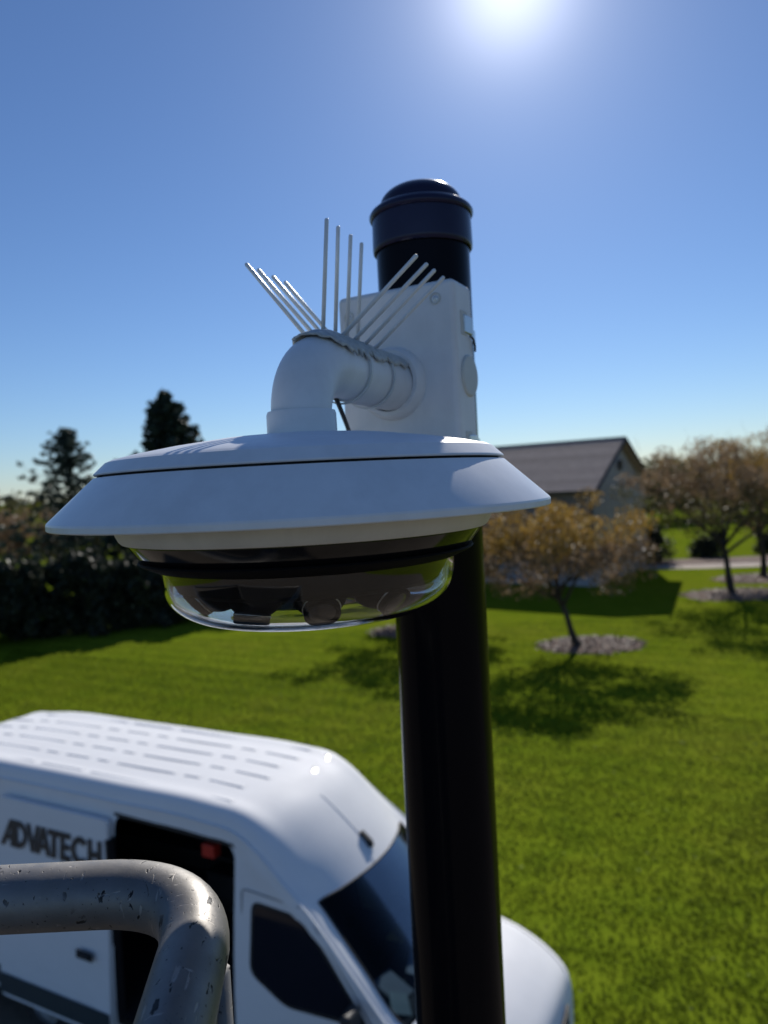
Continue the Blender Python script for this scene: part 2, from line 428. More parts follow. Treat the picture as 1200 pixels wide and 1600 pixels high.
def grass_field(pts, density, scale, seed):
    m = MB(); m.add([(x, y, .001) for x, y in pts], [tuple(range(len(pts)))])
    o = m.build('grass', grass_b)
    tag(o, 'short mown green grass covering the lawn', 'grass', kind='stuff')
    ng = bpy.data.node_groups.new('scatter', 'GeometryNodeTree')
    ng.interface.new_socket('Geometry', in_out='INPUT', socket_type='NodeSocketGeometry'); ng.interface.new_socket('Geometry', in_out='OUTPUT', socket_type='NodeSocketGeometry')
    n = ng.nodes; L = ng.links.new
    gi, go = n.new('NodeGroupInput'), n.new('NodeGroupOutput')
    d = n.new('GeometryNodeDistributePointsOnFaces'); d.inputs['Seed'].default_value = seed
    ps, sx, mr = n.new('GeometryNodeInputPosition'), n.new('ShaderNodeSeparateXYZ'), n.new('ShaderNodeMapRange')   # thinner where it is too far to see blades
    mr.inputs[1].default_value = 8.0; mr.inputs[2].default_value = 26.0; mr.inputs[3].default_value = density; mr.inputs[4].default_value = 0.0
    L(ps.outputs[0], sx.inputs[0]); L(sx.outputs[1], mr.inputs[0]); L(mr.outputs[0], d.inputs['Density'])
    ins = n.new('GeometryNodeInstanceOnPoints'); oi = n.new('GeometryNodeObjectInfo'); oi.inputs['Object'].default_value = tuft; oi.inputs['As Instance'].default_value = True
    rv = n.new('FunctionNodeRandomValue'); rv.data_type = 'FLOAT_VECTOR'; rv.inputs[1].default_value = (.15, .15, 6.283)
    rs = n.new('FunctionNodeRandomValue'); rs.data_type = 'FLOAT'; rs.inputs[2].default_value = scale * .7; rs.inputs[3].default_value = scale * 1.35
    L(gi.outputs[0], d.inputs[0]); L(d.outputs['Points'], ins.inputs['Points']); L(oi.outputs['Geometry'], ins.inputs['Instance'])
    L(rv.outputs[0], ins.inputs['Rotation']); L(rs.outputs[1], ins.inputs['Scale']); L(ins.outputs[0], go.inputs[0])
    md = o.modifiers.new('scatter', 'NODES'); md.node_group = ng
    return o
grass_field([van_w2(-14, .5)[:2], van_w2(-.25, .5)[:2], (2.1, 5.35), (6.5, 5.25), (8.5, 15), (15, 27), (-14, 27), (-10, 15)], 560, .55, 1)

# ------------------------------------------------------------------ trees
def leaf_cloud(centers, radii, n, size, rr, flat=1.0, elong=1.6, surf=.35):
    """n small leaf faces in ellipsoidal clumps; returns verts, faces"""
    centers = np.array(centers); radii = np.array(radii)
    p = radii ** 2; p = p / p.sum(); idx = rr.choice(len(centers), n, p=p)
    d = rr.randn(n, 3); d /= np.linalg.norm(d, axis=1)[:, None]
    rad = rr.rand(n) ** surf
    pos = centers[idx] + d * (radii[idx] * rad)[:, None] * np.array([1, 1, flat])
    a = rr.randn(n, 3); a /= np.linalg.norm(a, axis=1)[:, None]
    b = np.cross(a, rr.randn(n, 3)); b /= np.linalg.norm(b, axis=1)[:, None]
    s = size * (.6 + .8 * rr.rand(n))[:, None]
    a = a * s * elong * .5; b = b * s * .5
    v = np.stack([pos - a, pos + b, pos + a, pos - b], 1).reshape(-1, 3)
    f = np.arange(4 * n).reshape(-1, 4)
    return v, f
def np_mesh(name, v, f, mat, parent=None):
    me = bpy.data.meshes.new(name); nf = len(f)
    me.vertices.add(len(v)); me.vertices.foreach_set('co', v.astype(np.float32).ravel())
    me.loops.add(nf * 4); me.loops.foreach_set('vertex_index', f.astype(np.int32).ravel())
    me.polygons.add(nf); me.polygons.foreach_set('loop_start', np.arange(0, nf * 4, 4, dtype=np.int32))
    me.update(calc_edges=True); me.validate(); me.materials.append(mat)
    o = bpy.data.objects.new(name, me); COL.objects.link(o)
    if parent: o.parent = parent
    return o

def broad_tree(name, loc, H, crown_r, crown_z0, leaves, nleaf, label, cat='tree', group=None, lean=(0, 0), seed=1, trunk_r=.09, size=.07,
               fill=1.0, bare_top=False, wig=.12, mats=None, bushy=False, dome=.85, fork=None):
    rr = np.random.RandomState(seed); root = empty(name, (loc[0], loc[1], 0)); tag(root, label, cat, group)
    tr = MB(); pts = []; n = 9; zt = fork if fork else crown_z0 * .9
    for i in range(n):
        t = i / (n - 1); pts.append((lean[0] * t + (wig * math.sin(t * 4.2 + seed) if 0 < i else 0) * t, lean[1] * t + wig * .5 * math.sin(t * 5 + seed * 2) * t, -0.05 + zt * t))
    tr.tube(pts, [trunk_r * (1.35 - .1 * i if i < 3 else 1.08 - .045 * i) for i in range(n)], 10)
    top = Vector(pts[-1]); ends = []; tw = MB()
    nl = 9
    for k in range(nl):
        a = 6.283 * k / nl + rr.rand() * .6; rad = crown_r * (.45 + .5 * rr.rand()); zz = crown_z0 + (H - crown_z0) * (.25 + .65 * rr.rand()) * (1 - .35 * (rad / crown_r) ** 2)
        e = Vector((top.x + rad * math.cos(a), top.y + rad * math.sin(a), zz))
        st = Vector(pts[-1 - (k % 3)])
        mid = st.lerp(e, .5) + Vector((0, 0, .12 * H * (rr.rand() - .3)))
        c = bez(st, mid, e, 7); tw.tube(c, [trunk_r * .55 * (1 - .85 * i / 7) + .006 for i in range(8)], 6)
        ends.append(e)
        for q in range(5):
            s2 = c[2 + q % 5]; a2 = a + (rr.rand() - .5) * 2.6; l2 = crown_r * (.25 + .4 * rr.rand())
            e2 = s2 + Vector((l2 * math.cos(a2), l2 * math.sin(a2), l2 * (rr.rand() * 1.1 - .15))); e2.z = min(e2.z, H * .98)
            c2 = bez(s2, s2.lerp(e2, .5) + Vector((0, 0, .1)), e2, 4); tw.tube(c2, [.016 - .0028 * i for i in range(5)], 4, False); ends.append(e2)
            for q2 in range(3):
                s3 = c2[1 + q2]; e3 = s3 + Vector(rr.randn(3)) * crown_r * .14 + Vector((0, 0, crown_r * (.16 if bare_top else .06)))
                tw.tube([s3, s3.lerp(e3, .5) + Vector(rr.randn(3)) * .03, e3], [.007, .005, .003], 3, False)
                if bare_top:
                    for _ in range(2):
                        e4 = e3 + Vector(rr.randn(3)) * crown_r * .09 + Vector((0, 0, crown_r * .1)); tw.tube([e3, e4], [.004, .002], 3, False)
    tr.build('trunk', bark, root, smooth=True); tw.build('limbs', bark, root, smooth=True)
    # crown clumps
    cen, rad = [], []
    for e in ends:
        cen.append(tuple(e)); rad.append(crown_r * (.10 + .13 * rr.rand()))
    nb = int(46 * fill)
    for _ in range(nb):
        a = rr.rand() * 6.283; q = math.sqrt(rr.rand()); r_ = crown_r * q
        ztop = crown_z0 + (H - crown_z0) * (1 - dome * q ** 2.4); z = crown_z0 + (ztop - crown_z0) * rr.rand() ** .7
        cen.append((top.x + r_ * math.cos(a), top.y + r_ * math.sin(a), z)); rad.append(crown_r * (.10 + .14 * rr.rand()))
    cen = np.array(cen); rad = np.array(rad)
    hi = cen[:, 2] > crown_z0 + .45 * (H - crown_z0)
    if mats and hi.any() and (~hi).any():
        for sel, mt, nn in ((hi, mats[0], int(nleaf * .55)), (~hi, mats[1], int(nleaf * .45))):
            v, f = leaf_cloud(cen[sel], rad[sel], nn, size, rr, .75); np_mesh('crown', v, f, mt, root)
    else:
        v, f = leaf_cloud(cen, rad, nleaf, size, rr, .75); np_mesh('crown', v, f, leaves, root)
    return root

def conifer(loc, H, base_r, label, seed=1, n=16000, sparse=False, size=.13, group=None, z0=.8, mat=None):
    rr = np.random.RandomState(seed); root = empty('spruce_tree', (loc[0], loc[1], 0)); tag(root, label, 'tree', group)
    MB().tube([(0, 0, -.1), (0, 0, H * .5), (0.05, 0, H)], [H * .018, H * .011, .02], 8).build('trunk', bark, root, smooth=True)
    bw = MB(); cen, rad = [], []; z = z0; step = .42 if not sparse else .55
    while z < H:
        t = (z - z0) / (H - z0); rz_ = base_r * (1 - t) ** .8 + .15; nb = 8 if not sparse else 6
        for k in range(nb):
            a = 6.283 * k / nb + rr.rand() * 1.2; L = rz_ * (.45 + .65 * rr.rand() ** .8)
            e = Vector((L * math.cos(a), L * math.sin(a), z + L * (.12 if not sparse else .35) + rr.randn() * .12)); s_ = Vector((0, 0, z))
            c = bez(s_, s_.lerp(e, .5) - Vector((0, 0, .1 * L)), e, 4); bw.tube(c, [.03, .022, .016, .011, .006], 4, False)
            for q in range(1, 5):
                cen.append(tuple(c[q] + Vector(rr.randn(3)) * .07)); rad.append((.25 if sparse else .27) * (1.2 - .5 * t) * (.7 + .5 * rr.rand()))
        z += step * (1 - .5 * t) * (.85 + .3 * rr.rand())
    for q in range(4): cen.append((0, 0, H - .25 * q)); rad.append(.12 + .04 * q)
    bw.build('limbs', bark, root, smooth=True)
    v, f = leaf_cloud(cen, rad, n, size, rr, .55, 2.6, .5); np_mesh('crown', v, f, mat or leaf_pine, root)
    return root

def bush(loc, H, rx, ry, label, seed=1, n=7000, size=.11, mat=None, group=None, name='evergreen_shrub'):
    rr = np.random.RandomState(seed); root = empty(name, (loc[0], loc[1], 0)); tag(root, label, 'shrub', group)
    st = MB()
    for k in range(5):
        a = rr.rand() * 6.28; st.tube([(.05 * math.cos(a), .05 * math.sin(a), -.05), (rx * .3 * math.cos(a), ry * .3 * math.sin(a), H * .45), (rx * .5 * math.cos(a), ry * .5 * math.sin(a), H * .85)], [.05, .03, .01], 5)
    st.build('stem', bark, root, smooth=True)
    cen, rad = [], []
    for _ in range(90):
        a = rr.rand() * 6.283; t = rr.rand(); q = (1 - .55 * t ** 2.2) * (.55 + .45 * rr.rand())
        cen.append((rx * q * math.cos(a), ry * q * math.sin(a), .15 + (H - .35) * t)); rad.append(.28 + .22 * rr.rand())
    for _ in range(30):
        cen.append((rr.randn() * rx * .3, rr.randn() * ry * .3, H * rr.rand() * .85 + .1)); rad.append(.45)
    v, f = leaf_cloud(cen, rad, n, size, rr, 1.0, 1.8, .6); np_mesh('foliage', v, f, mat or leaf_hedge, root)
    return root

# amber tree on the lawn, its ring of mulch
T1 = (5.85, 22.6)
mound('mulch_ring', T1[0] + .4, T1[1] + .3, 1.75, 1.25, seed=2)
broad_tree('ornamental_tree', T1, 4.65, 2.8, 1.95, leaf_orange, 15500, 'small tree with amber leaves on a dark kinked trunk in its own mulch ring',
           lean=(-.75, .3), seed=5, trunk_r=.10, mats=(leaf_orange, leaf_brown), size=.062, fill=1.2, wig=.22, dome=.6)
T0 = (1.25, 26.6)
mound('mulch_ring', T0[0], T0[1], 2.1, 1.4, seed=3)
broad_tree('ornamental_tree', T0, 4.2, 2.7, 1.7, leaf_brown, 14000, 'small brown leaved tree standing mostly behind the black pole',
           lean=(.2, .1), seed=8, trunk_r=.09, size=.065, fill=1.1, dome=.6)
T2 = (14.35, 30.5)
mound('mulch_ring', T2[0] + .3, T2[1], 2.5, 1.6, seed=4)
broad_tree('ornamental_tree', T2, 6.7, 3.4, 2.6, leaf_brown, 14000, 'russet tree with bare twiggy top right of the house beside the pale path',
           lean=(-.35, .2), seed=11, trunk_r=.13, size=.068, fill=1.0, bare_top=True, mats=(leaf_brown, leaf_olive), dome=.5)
T3 = (17.6, 34.3)
mound('mulch_ring', T3[0], T3[1], 2.4, 1.6, seed=5)
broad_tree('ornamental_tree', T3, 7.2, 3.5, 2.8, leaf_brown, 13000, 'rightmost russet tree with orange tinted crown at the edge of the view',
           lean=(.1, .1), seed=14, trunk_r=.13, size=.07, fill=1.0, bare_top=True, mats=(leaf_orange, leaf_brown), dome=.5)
# planting bed beyond the path
m = MB(); bp = [(p.x, p.y) for p in bez((15.5, 40.9, 0), (20, 39.4, 0), (30, 40.8, 0), 12)] + [(p.x, p.y) for p in bez((30, 43.0, 0), (21, 41.8, 0), (16, 43.0, 0), 12)]
sheet('planting_bed', bp, .05, mulch_m)
bush((15.0, 42.4), 2.1, 1.4, 1.1, 'dark rounded shrub beside the far corner of the house', 21, 5000)
bush((19.0, 43.6), 1.2, .9, .8, 'low dark shrub in the bed between the two russet trunks', 22, 3500, size=.09)
bush((23.2, 43.8), 1.3, 1.0, .8, 'low dark shrub in the bed at the right edge of the view', 23, 3500, size=.09)

# left: dense evergreens in a row with their shadow on the lawn
row = [(-19.3, 26.4, 2.6), (-16.9, 27.6, 2.7), (-14.6, 28.7, 3.1), (-12.4, 29.9, 3.2), (-10.3, 31.0, 2.9), (-8.2, 32.2, 3.2), (-6.0, 33.3, 2.9), (-3.9, 34.5, 3.1)]
where = ['farthest left, outside the sunlit field', 'at the left edge, below the orange treetops', 'below the sparse conifer', 'just right of the sparse conifer',
         'under the left edge of the camera dome', 'behind the left half of the clear dome', 'behind the middle of the clear dome', 'at the right end of the row, nearest the pole']
for i, (x, y, h) in enumerate(row):
    bush((x, y), h, 1.75, 1.5, 'dark evergreen hedge shrub ' + where[i], 31 + i, 12000, group='evergreen shrubs along the left of the lawn', size=.12)
conifer((-17.2, 40.5), 9.1, 4.9, 'sparse see-through conifer at the left edge', 41, 12000, True, size=.10, mat=leaf_fir)
conifer((-12.2, 42.5), 11.1, 5.0, 'dense dark conifer rising behind the left side of the dome', 42, 30000, size=.16)
# autumn trees beyond the field, left
for i, (x, y, h, r_, mt, lb) in enumerate([(-31, 56, 6.0, 3.6, leaf_brown, 'leftmost rust coloured tree beyond the hedge'), (-26.5, 55, 5.3, 3.2, leaf_brown, 'brown tree beyond the hedge, left of the sparse conifer'),
                                   (-22.5, 58, 5.2, 3.4, leaf_olive, 'olive tree beyond the hedge, behind the sparse conifer'), (-16.5, 60, 4.6, 3.2, leaf_green, 'low green tree beyond the hedge, between the two conifers'),
                                   (-11.5, 58, 4.4, 3.0, leaf_olive, 'low olive tree beyond the hedge, behind the dense conifer')]):
    broad_tree('autumn_tree', (x, y), h, r_, 1.1, mt, 8000, lb, seed=50 + i, size=.13, trunk_r=.12, fill=1.2, group='autumn trees beyond the hedge')
# tree belt beyond the far lawn, right
for i, (x, y, h, r_, mt, lb) in enumerate([(27, 74, 5.8, 4.2, leaf_green, 'green tree at the left end of the far belt, by the house gable'), (33, 76, 6.4, 4.0, leaf_olive, 'olive tree of the far belt, second from the house'),
                                   (39, 78, 6.8, 4.2, leaf_brown, 'brown tree of the far belt, behind the first russet tree'), (45, 80, 7.2, 4.4, leaf_brown, 'brown tree of the far belt, behind the rightmost russet tree'), (52, 82, 7.4, 4.5, leaf_olive, 'olive tree at the right end of the far belt')]):
    broad_tree('distant_tree', (x, y), h, r_, .9, mt, 7000, lb, seed=70 + i, size=.2, trunk_r=.15, fill=1.4, group='trees of the far belt', dome=.6)
# far wood on the horizon all round
rr = np.random.RandomState(5); vv, ff, nb = [], [], 0
cen, rad = [], []
for k in range(420):
    a = R(-78) + R(156) * k / 420 + rr.randn() * .004; D = 210 + rr.rand() * 45; h = 5.0 + 3.0 * rr.rand()
    for q in range(4):
        cen.append((D * math.sin(a) + rr.randn() * 1.5, D * math.cos(a) + rr.randn() * 1.5, h * (q + .4) / 4)); rad.append(2.1 + rr.rand())
v, f = leaf_cloud(cen, rad, 52000, .75, rr, 1.0, 1.5, .5)
tag(np_mesh('far_woodland', v, f, leaf_olive), 'low far-off wood along the horizon', 'woodland', kind='stuff')

# ------------------------------------------------------------------ house
hA = Vector((9.75, 34.6, 0)); gdir = Vector((.58, .81, 0)).normalized(); ldir = Vector((-.81, .58, 0)).normalized()
HW, HL, EH, RH = 8.4, 19.0, 4.70, 6.95
house = empty('house', tuple(hA)); tag(house, 'brown house with a long shingled roof and grey gable, in shade', 'house')
HM = Matrix(((ldir.x, gdir.x, 0, 0), (ldir.y, gdir.y, 0, 0), (0, 0, 1, 0), (0, 0, 0, 1)))  # local x along the long wall, y across
def hp(m): m.v = [tuple(HM @ Vector(p)) for p in m.v]; return m
MBq = MB
hp(MB().box((HL / 2, .12, EH / 2 + .55), (HL, .24, EH - 1.1))).build('wall', brickwall, house)
hp(MB().box((HL / 2, .10, .55), (HL + .04, .30, 1.1))).build('wall_base', base_m, house)
hp(MB().box((HL / 2, HW - .12, EH / 2), (HL, .24, EH))).build('wall', brickwall, house)
gp = [(0, 0), (HW, 0), (HW, EH), (HW / 2, RH - .12), (0, EH)]
for x0 in (.0, HL - .22):
    M = Matrix(((0, 0, 1, x0), (1, 0, 0, 0), (0, 1, 0, 0), (0, 0, 0, 1)))
    hp(MB().prism([(a + .001, b) for a, b in gp], .22, M)).build('gable_wall', gable_m, house)
# clapboards on the near gable
board = []
nbd = 26
for k in range(nbd):
    z0_ = .25 + k * (RH - .5) / nbd; z1_ = z0_ + (RH - .5) / nbd - .02
    zz = max(z1_, EH); half = HW / 2 if z1_ <= EH else HW / 2 * (RH - .15 - z1_) / (RH - EH)
    if half < .15: continue
    o = hp(MB().box((-.012, HW / 2, (z0_ + z1_) / 2), (.022, 2 * half, z1_ - z0_), 0, 0, .03)).build('board', gable_m, house)
hp(MB().lathe([(0, 0), (.28, 0), (.28, .06), (.2, .06), (.2, .02), (0, .02)], 24).xf(Matrix.Translation((-.09, HW / 2, RH - 1.25)) @ Matrix.Rotation(R(-90), 4, 'Y'))).build('gable_vent', trim_m, house)
hp(MB().box((-.03, HW + .0, EH / 2 - .1), (.12, .12, EH))).build('corner_post', base_m, house)
hp(MB().box((-.03, -.03, EH / 2 + .5), (.1, .1, EH - 1.1))).build('corner_post', trim_m, house)
# roof: two slabs, ridge caps, shingle courses on the near slope
pitch = math.atan2(RH - EH, HW / 2); sl_len = (HW / 2 + .45) / math.cos(pitch)
def slope_pt(x, s, n=0.0, far=False):
    """x along ridge, s distance down from ridge, n height above slab"""
    y = s * math.cos(pitch) + n * -math.sin(pitch) * -1 * 1.0
    y = s * math.cos(pitch) + n * math.sin(pitch); z = RH - s * math.sin(pitch) + n * math.cos(pitch)
    return (x, HW / 2 + y if far else HW / 2 - y, z)
for fr in (False, True):
    v = [slope_pt(x, s, n, fr) for n in (-.02, .13) for x, s in ((-.4, 0), (HL + .4, 0), (HL + .4, sl_len), (-.4, sl_len))]
    fs = [(0, 1, 2, 3), (4, 7, 6, 5), (0, 4, 5, 1), (1, 5, 6, 2), (2, 6, 7, 3), (3, 7, 4, 0)]
    rf = hp(MB().add(v, fs)).build('roof', roof_m, house)
    if not fr:
        nc = 20
        for k in range(nc):
            s0, s1 = sl_len * k / nc, sl_len * (k + 1) / nc + .03
            v = [slope_pt(x, s, n) for x, s, n in ((-.42, s0, .135), (HL + .42, s0, .135), (HL + .42, s1, .165), (-.42, s1, .165))] + [slope_pt(x, s1, .13) for x in (HL + .42, -.42)]
            o = hp(MB().add(v, [(0, 3, 2, 1), (3, 5, 4, 2)])).build('shingle_course', roof_m, rf)
hp(MB().box((HL / 2, HW / 2, RH + .15), (HL + .86, .22, .06))).build('ridge_cap', trim_m, house)
for s_ in (0, 1):
    v0 = slope_pt(-.46, -.05, .06, bool(s_)); v1 = slope_pt(-.46, sl_len + .02, .06, bool(s_))
    hp(MB().tube([v0, v1], .07, 4)).build('bargeboard', trim_m, house)
yy, zz = slope_pt(0, sl_len)[1:]
hp(MB().tube([(-.4, yy - .05, zz + .05), (HL + .4, yy - .05, zz + .05)], .07, 8)).build('gutter', trim_m, house)
for x, wd in ((2.0, 1.3), (5.2, 1.8), (9.5, 1.3), (14, 1.8)):
    fr = hp(MB().box((x, -.02, 2.0), (wd + .16, .08, 1.36))).build('window', base_m, house)
    hp(MB().box((x, -.065, 2.0), (wd, .02, 1.2))).build('pane', win_dark, fr)
    hp(MB().box((x, -.08, 2.0), (.05, .02, 1.2))).build('mullion', base_m, fr)

# ------------------------------------------------------------------ black pole
PX, PY = .0524, .746; Z = EYE
pole = empty('metal_pole', (PX, PY, 0)); tag(pole, 'tall round black painted pole with a domed cap', 'pole')
def ring(r0, r1, n=6): pass
MB().lathe([(0, 0), (.0465, 0), (.0465, Z + .234), (0, Z + .234)], 64).build('shaft', pole_m, pole, auto=40)
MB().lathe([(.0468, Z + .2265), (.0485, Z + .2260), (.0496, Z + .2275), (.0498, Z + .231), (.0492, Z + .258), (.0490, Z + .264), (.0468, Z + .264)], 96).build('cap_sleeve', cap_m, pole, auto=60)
cp = [(.044, Z + .258), (.0505, Z + .2585), (.0518, Z + .2605), (.0517, Z + .263), (.0500, Z + .2660), (.0455, Z + .2695), (.0405, Z + .2725)]
for i in range(1, 15):
    a = math.pi / 2 * i / 14; cp.append((.0405 * math.cos(a), Z + .2725 + .0215 * math.sin(a)))
cp[-1] = (0, Z + .294)
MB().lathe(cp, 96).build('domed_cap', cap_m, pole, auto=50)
MB().lathe([(0, .006), (.13, .006), (.13, .03), (.06, .035), (.06, .12), (.0467, .125)], 48).build('base_plate', pole_m, pole, auto=40)
for k in range(4):
    a = R(45 + 90 * k); MB().lathe([(0, .03), (.012, .03), (.012, .05), (0, .052)], 6, (.1 * math.cos(a), .1 * math.sin(a), 0)).build('anchor_bolt', steel, pole)

# ------------------------------------------------------------------ junction box clamped to the pole
e = Vector((.885, -.465, 0)).normalized(); nrm = Vector((-e.y * -1, 0, 0)); nrm = Vector((e.y, -e.x, 0)).normalized()   # towards the dome
fc = Vector((.0180, .6665, 0))
BW, BD, BZ0, BZ1 = .117, .043, -.015, .173
jb = empty('junction_box', (fc.x, fc.y, Z + BZ0)); tag(jb, 'white weatherproof mounting box strapped to the black pole', 'junction box')
def bxf(u, d, z): return fc + e * u - nrm * d + Vector((0, 0, Z + z)) - Vector((fc.x, fc.y, Z + BZ0))
def bbox(name, u0, u1, d0, d1, z0, z1, mat, parent, bev=.0):
    vs = [bxf(u, d, z) for u in (u0, u1) for d in (d0, d1) for z in (z0, z1)]
    o = MB().add(vs, [(0, 1, 3, 2), (4, 6, 7, 5), (0, 4, 5, 1), (2, 3, 7, 6), (0, 2, 6, 4), (1, 5, 7, 3)]).build(name, mat, parent, bevel=bev, bseg=4); return o
body = bbox('box_body', -BW / 2, BW / 2, 0, BD, BZ0, BZ1, white_box, jb, .0055)
# boss disc round the pipe
bossM = Matrix.Translation(bxf(-.004, 0, .0875)) @ nrm.to_track_quat('Z', 'Y').to_matrix().to_4x4()
bpf = [(.0325, -.002), (.0325, .004), (.0310, .0095), (.029, .012), (.0252, .012), (.0245, .009), (0, .009)]
MB().lathe(bpf, 72).xf(bossM).build('pipe_boss', white_box, jb, auto=40)
for u, z in ((-.046, .153), (.041, .157)):
    Mx = Matrix.Translation(bxf(u, 0, z)) @ nrm.to_track_quat('Z', 'Y').to_matrix().to_4x4()
    h = MB().lathe([(.0052, -.0005), (.0052, .0009), (.0040, .0010), (.0038, -.003), (0, -.003)], 24).xf(Mx).build('screw_recess', tan_plug, jb, auto=30)
    MB().lathe([(.003, -.004), (.003, .0002), (.0012, .0004), (.0010, -.0006), (0, -.0006)], 6).xf(Mx).build('screw', steel, h)
# side face: slots with strap buckles, round blanking plug
for z in (.134, .028):
    sd_ = bbox('strap_slot', BW / 2 - .004, BW / 2 + .0006, BD * .30, BD * .62, z - .008, z + .013, tan_plug, jb, .0)
    b = bbox('strap_buckle', BW / 2 - .002, BW / 2 + .0018, BD * .42, BD * .88, z - .006, z + .010, steel, jb, .0012)
Mx = Matrix.Translation(bxf(BW / 2, BD * .62, .0905)) @ e.to_track_quat('Z', 'Y').to_matrix().to_4x4()
MB().lathe([(.0185, -.001), (.0185, .0012), (.0172, .0022), (0, .0026)], 48).xf(Mx).build('blanking_plug', tan_plug, jb, auto=30)
# steel straps round the pole
for z in (.138, .032):
    ms = MB(); vs, fs = [], []
    for k in range(37):
        a = R(-110 + 220 * k / 36) + math.atan2(-nrm.y, -nrm.x)
        for rr_, dz in ((.0473, -.006), (.0473, .006), (.0481, .006), (.0481, -.006)): vs.append((PX - fc.x + rr_ * math.cos(a), PY - fc.y + rr_ * math.sin(a), z - BZ0 + dz))
    for k in range(36):
        for q in range(4): fs.append((4 * k + q, 4 * k + (q + 1) % 4, 4 * k + 4 + (q + 1) % 4, 4 * k + 4 + q))
    ms.add(vs, fs).build('pole_strap', steel, jb, auto=30)
MB().tube(bez(bxf(BW / 2 + .0020, BD * .7, .126), bxf(BW / 2 + .0035, BD * .9, .125), bxf(BW / 2 + .0015, BD * .97, .114), 8), .0010, 8).build('strap_tail', rubber, jb, smooth=True)

# ------------------------------------------------------------------ pendant arm (elbow pipe)
AX, AY = -.0525, .502
PZ = .0860
arm = empty('mounting_arm', (AX, AY, Z)); tag(arm, 'white bent pipe arm joining the box to the dome camera', 'pipe arm')
tgt = bxf(-.004, .005, PZ) + Vector((fc.x, fc.y, Z + BZ0)) - Vector((AX, AY, Z))   # pipe end, relative to the arm
hd = Vector((tgt.x, tgt.y, 0)); HLn = hd.length; hd.normalize()
rb = .040
path = [Vector((0, 0, .035)), Vector((0, 0, PZ - rb - .002))]
for i in range(0, 19):
    a = math.pi / 2 * i / 18; path.append(Vector((0, 0, PZ - rb)) + hd * (rb - rb * math.cos(a)) + Vector((0, 0, rb * math.sin(a))))
nb0 = len(path); path.append(hd * (HLn * .6) + Vector((0, 0, PZ)))
rads = [.0204] * 2 + [.0204 + .0020 * i / 18 for i in range(19)] + [.0224]
MB().tube(path, rads, 48).build('elbow', white_pl, arm, auto=50)
# straight part with stepped sleeve
sleeveM = Matrix.Translation((0, 0, PZ)) @ hd.to_track_quat('Z', 'Y').to_matrix().to_4x4()
L0 = HLn
MB().lathe([(.0220, rb + .004), (.0227, rb + .022), (.0230, L0 - .004), (.0226, L0 - .003), (.0226, L0)], 64).xf(sleeveM).build('pipe_sleeve', white_pl, arm, auto=40)
MB().lathe([(.0238, L0 - .0165), (.0238, L0 - .0158), (.0226, L0 - .0158), (.0226, L0 - .0165)], 64, closed=True).xf(sleeveM).build('gasket', seam_dark, arm, auto=40)
MB().lathe([(.0214, .0345), (.0238, .0345), (.0236, .0485), (.0229, .0505), (.0210, .0507), (.0212, .0490)], 72).build('collar', white_pl, arm, auto=40)
# black cable from under the elbow to the box
MB().tube(bez(hd * .050 + Vector((.002, 0, .0655)), hd * .085 + Vector((-.006, 0, .050)), bxf(-BW / 2 + .002, .012, .040) + Vector((fc.x - AX, fc.y - AY, BZ0)), 10), .0019, 8).build('cable', rubber, arm, smooth=True)

# ------------------------------------------------------------------ bird spikes tied on the arm
right = Vector((hd.y, -hd.x, 0))
bs = empty('bird_spikes', (AX, AY, Z + PZ)); tag(bs, 'strip of thin metal bird spikes strapped along the white pipe arm', 'bird spikes')
# torn flexible strip lying on the pipe: runs over the bend and along the pipe
ms = MB(); vs, fs = [], []; NS, NA = 60, 14; rs = random.Random(4)
edge_r = [0.0] * (NS + 1); edge_l = [0.0] * (NS + 1); er = el = .0
for i in range(NS + 1):
    er += rs.uniform(-.17, .17); er *= .8; el += rs.uniform(-.09, .09); el *= .85
    edge_r[i] = 1.18 + er - (.28 if 12 < i < 26 else 0) * abs(math.sin(i * .8)); edge_l[i] = -.8 + el
for i in range(NS + 1):
    t = i / NS; s_ = .014 + t * (HLn - .012 - .014)
    if s_ < rb:
        ss = max(-.99, min(1, (rb - s_) / rb)); a = math.acos(min(1, ss)) if s_ > 0 else 0
        a = math.asin(min(1, max(0, 1 - (rb - s_) / (rb + .02) * .0)))
    # centre line of the pipe at this run: on the bend the top sinks
    if s_ < rb:
        k_ = (rb - s_) / rb; drop = (rb + .022) * (1 - math.sqrt(max(0, 1 - (k_ * rb / (rb + .022)) ** 2)))
    else: drop = 0
    taper = min(1, (i + 2) / 9) ** .5
    for j in range(NA + 1):
        u = j / NA; ang = (edge_l[i] + (edge_r[i] - edge_l[i]) * u) * taper; rr_ = .0232 + .0014 + .0009 * rs.random()
        p = hd * s_ + right * (rr_ * math.sin(ang)) + Vector((0, 0, rr_ * math.cos(ang) - drop)); vs.append(p)
for i in range(NS):
    for j in range(NA):
        a = i * (NA + 1) + j; fs.append((a, a + 1, a + NA + 2, a + NA + 1))
so = ms.add(vs, fs).build('base_strip', silicone, bs, smooth=True)
sm = so.modifiers.new('solid', 'SOLIDIFY'); sm.thickness = .0014; sm.offset = 0
spk = []
def spike(base, tip):
    base, tip = Vector(base), Vector(tip); d = (tip - base).normalized()
    MB().tube([base - d * .002, tip - d * .0012, tip - d * .0003, tip], [.00155, .00155, .0011, .0004], 10).build('spike', spike_m, bs, smooth=True)
rj = random.Random(9)
